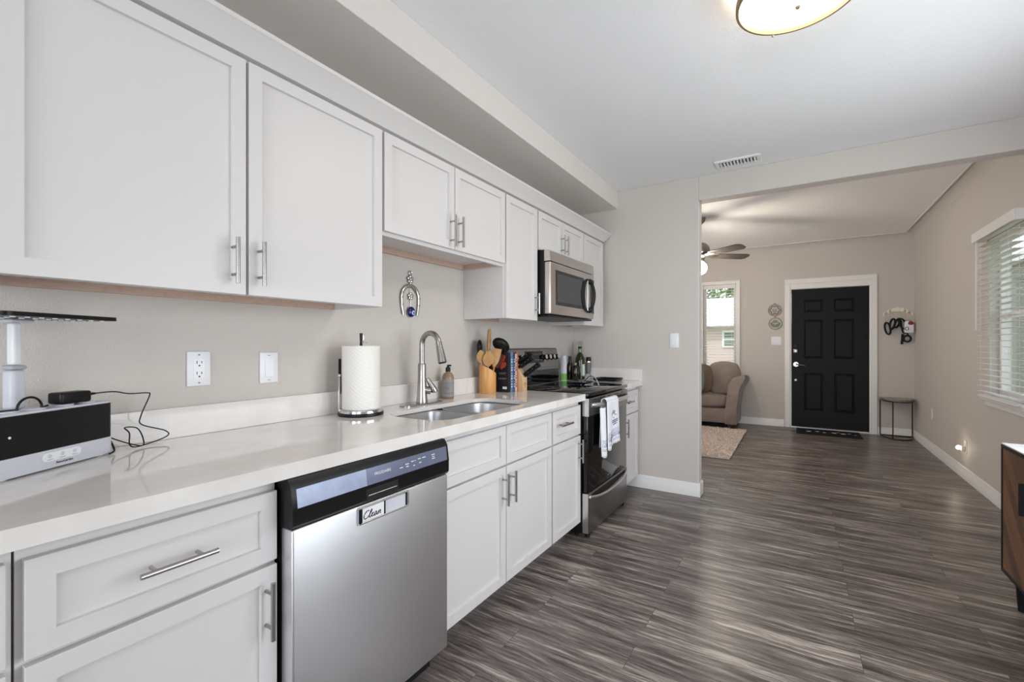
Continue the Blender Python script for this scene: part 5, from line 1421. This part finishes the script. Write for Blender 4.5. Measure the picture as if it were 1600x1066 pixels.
# ------------------------------------------------------------------ sideboard at right
t = thing('sideboard', 'walnut sideboard with black frame and white top at right picture edge', 'sideboard', (2.83, 2.35, 0))
bx0, bx1, by0, by1 = 2.600, 3.045, 1.60, 3.085
b = MB(); b.box(bx0 + .012, bx1, by0, by1, .165, .735); b.build('carcass', M['blk_matte'], t)
b = MB()
b.box(bx0, bx1, by0, by1, .735, .752, .002); b.box(bx0, bx1, by0, by1, .148, .165, .002); b.box(bx0, bx0 + .03, by1 - .018, by1, .165, .735, .002); b.box(bx0, bx0 + .03, by0, by0 + .018, .165, .735, .002)
b.build('frame', M['blk_matte'], t)
b = MB(); b.box(bx0 + .001, bx1, by0 + .001, by1 - .001, .7525, .758, .001); b.build('top', M['white_top'], t)
dw_ = (by1 - by0 - .036 - .006) / 3
for i in range(3):
    y1_ = by1 - .0195 - i * (dw_ + .003)
    b = MB(); b.box(bx0 + .002, bx0 + .0115, y1_ - dw_, y1_, .1665, .7335, .001); dd_ = b.build('door', M['walnut'], t)
    b = MB(); yh = y1_ - .245 if i == 0 else y1_ - dw_ + .04; b.box(bx0 - .018, bx0 + .0015, yh - .012, yh, .49, .63, .003); b.build('handle', M['blk_matte'], dd_)
for x in (bx0 + .05, bx1 - .06):
    for y in (by1 - .07, by0 + .07):
        b = MB(); b.lathe([(.013, 0), (.017, .06), (.022, .1475), (0, .1475)], (x, y, 0), 14); b.build('leg', M['blk_matte'], t)

# ------------------------------------------------------------------ outside
b = MB(); b.box(-40, 40, YF + .5, 70, -.30, -.25); b.box(3.7, 40, -30, YF + .5, -.30, -.25); o = b.build('lawn', M['grass'], base=False); tag(o, 'sunlit green lawn outside the windows', 'grass', kind='structure')
t = thing('neighbor_house', 'pale pink house with white roof across the lawn, seen through window', 'house', (-3, 36, -.25))
b = MB(); b.box(-14, 9, 33, 40, -.25, 2.45); b.build('walls', M['siding'], t)
b = MB(); b.prism([(32.3, 2.42), (40.7, 2.42), (36.5, 4.6), (36.5, 4.6001)], 'x', -14.6, 9.6); b.build('roof', M['roofw'], t)
b = MB(); b.box(-2.40, -1.25, 32.94, 33.0, 1.08, 2.02); wf = b.build('window', M['plq_gr'], t)
b = MB()
for x0, x1, z0, z1 in ((-2.52, -2.40, 1.0, 2.12), (-1.25, -1.13, 1.0, 2.12), (-2.40, -1.25, 2.02, 2.12), (-2.40, -1.25, 1.0, 1.08), (-2.40, -1.25, 1.50, 1.57)): b.box(x0, x1, 32.90, 33.0, z0, z1)
b.build('window_frame', M['trim'], wf)
def tree(x, y, h, r, label):
    t = thing('tree', label, 'tree', (x, y, -.25), 'trees beyond the house')
    b = MB(); b.tube([(x, y, -.25), (x + .1, y, h * .5), (x - .1, y, h * .8)], [.22, .16, .08], 10)
    for k_ in range(4):
        a = R(90 * k_ + 20); b.tube([(x, y, h * .45), (x + r * .5 * math.cos(a), y + r * .5 * math.sin(a), h * .8)], [.08, .03], 6)
    b.build('trunk', M['bark'], t)
    b = MB(); rg_ = random.Random(int(x * 10 + 500))
    for k_ in range(900):
        a = rg_.uniform(0, 2 * PI); ph = math.acos(rg_.uniform(-1, 1)); q_ = r * rg_.uniform(.35, 1) ** .5
        c = Vector((x + q_ * math.sin(ph) * math.cos(a), y + q_ * math.sin(ph) * math.sin(a), h * .75 + q_ * .55 * math.cos(ph)))
        n_ = Vector((rg_.uniform(-1, 1), rg_.uniform(-1, 1), rg_.uniform(-1, 1))).normalized(); u_ = n_.orthogonal().normalized() * rg_.uniform(.12, .28); w_ = n_.cross(u_)
        b.bm.faces.new([b.bm.verts.new(c + u_), b.bm.verts.new(c + w_ * .5), b.bm.verts.new(c - u_), b.bm.verts.new(c - w_ * .5)])
    b.build('foliage', M['leafc'], t)
tree(-4.6, 44, 7.5, 2.6, 'leafy tree behind the house, left in the window view'); tree(1.6, 43, 8.5, 2.8, 'leafy tree behind the house, right in the window view')
t = thing('garden_wall', 'beige stucco building wall seen through the right window blind', 'wall', (6.9, 8, -.25))
b = MB(); b.box(6.8, 7.0, 2.0, 24.0, -.25, 3.4); b.build('wall', M['stucco'], t)
b = MB(); b.box(6.60, 7.1, 1.8, 24.2, 3.4, 3.6); b.build('eave', M['roofw'], t)
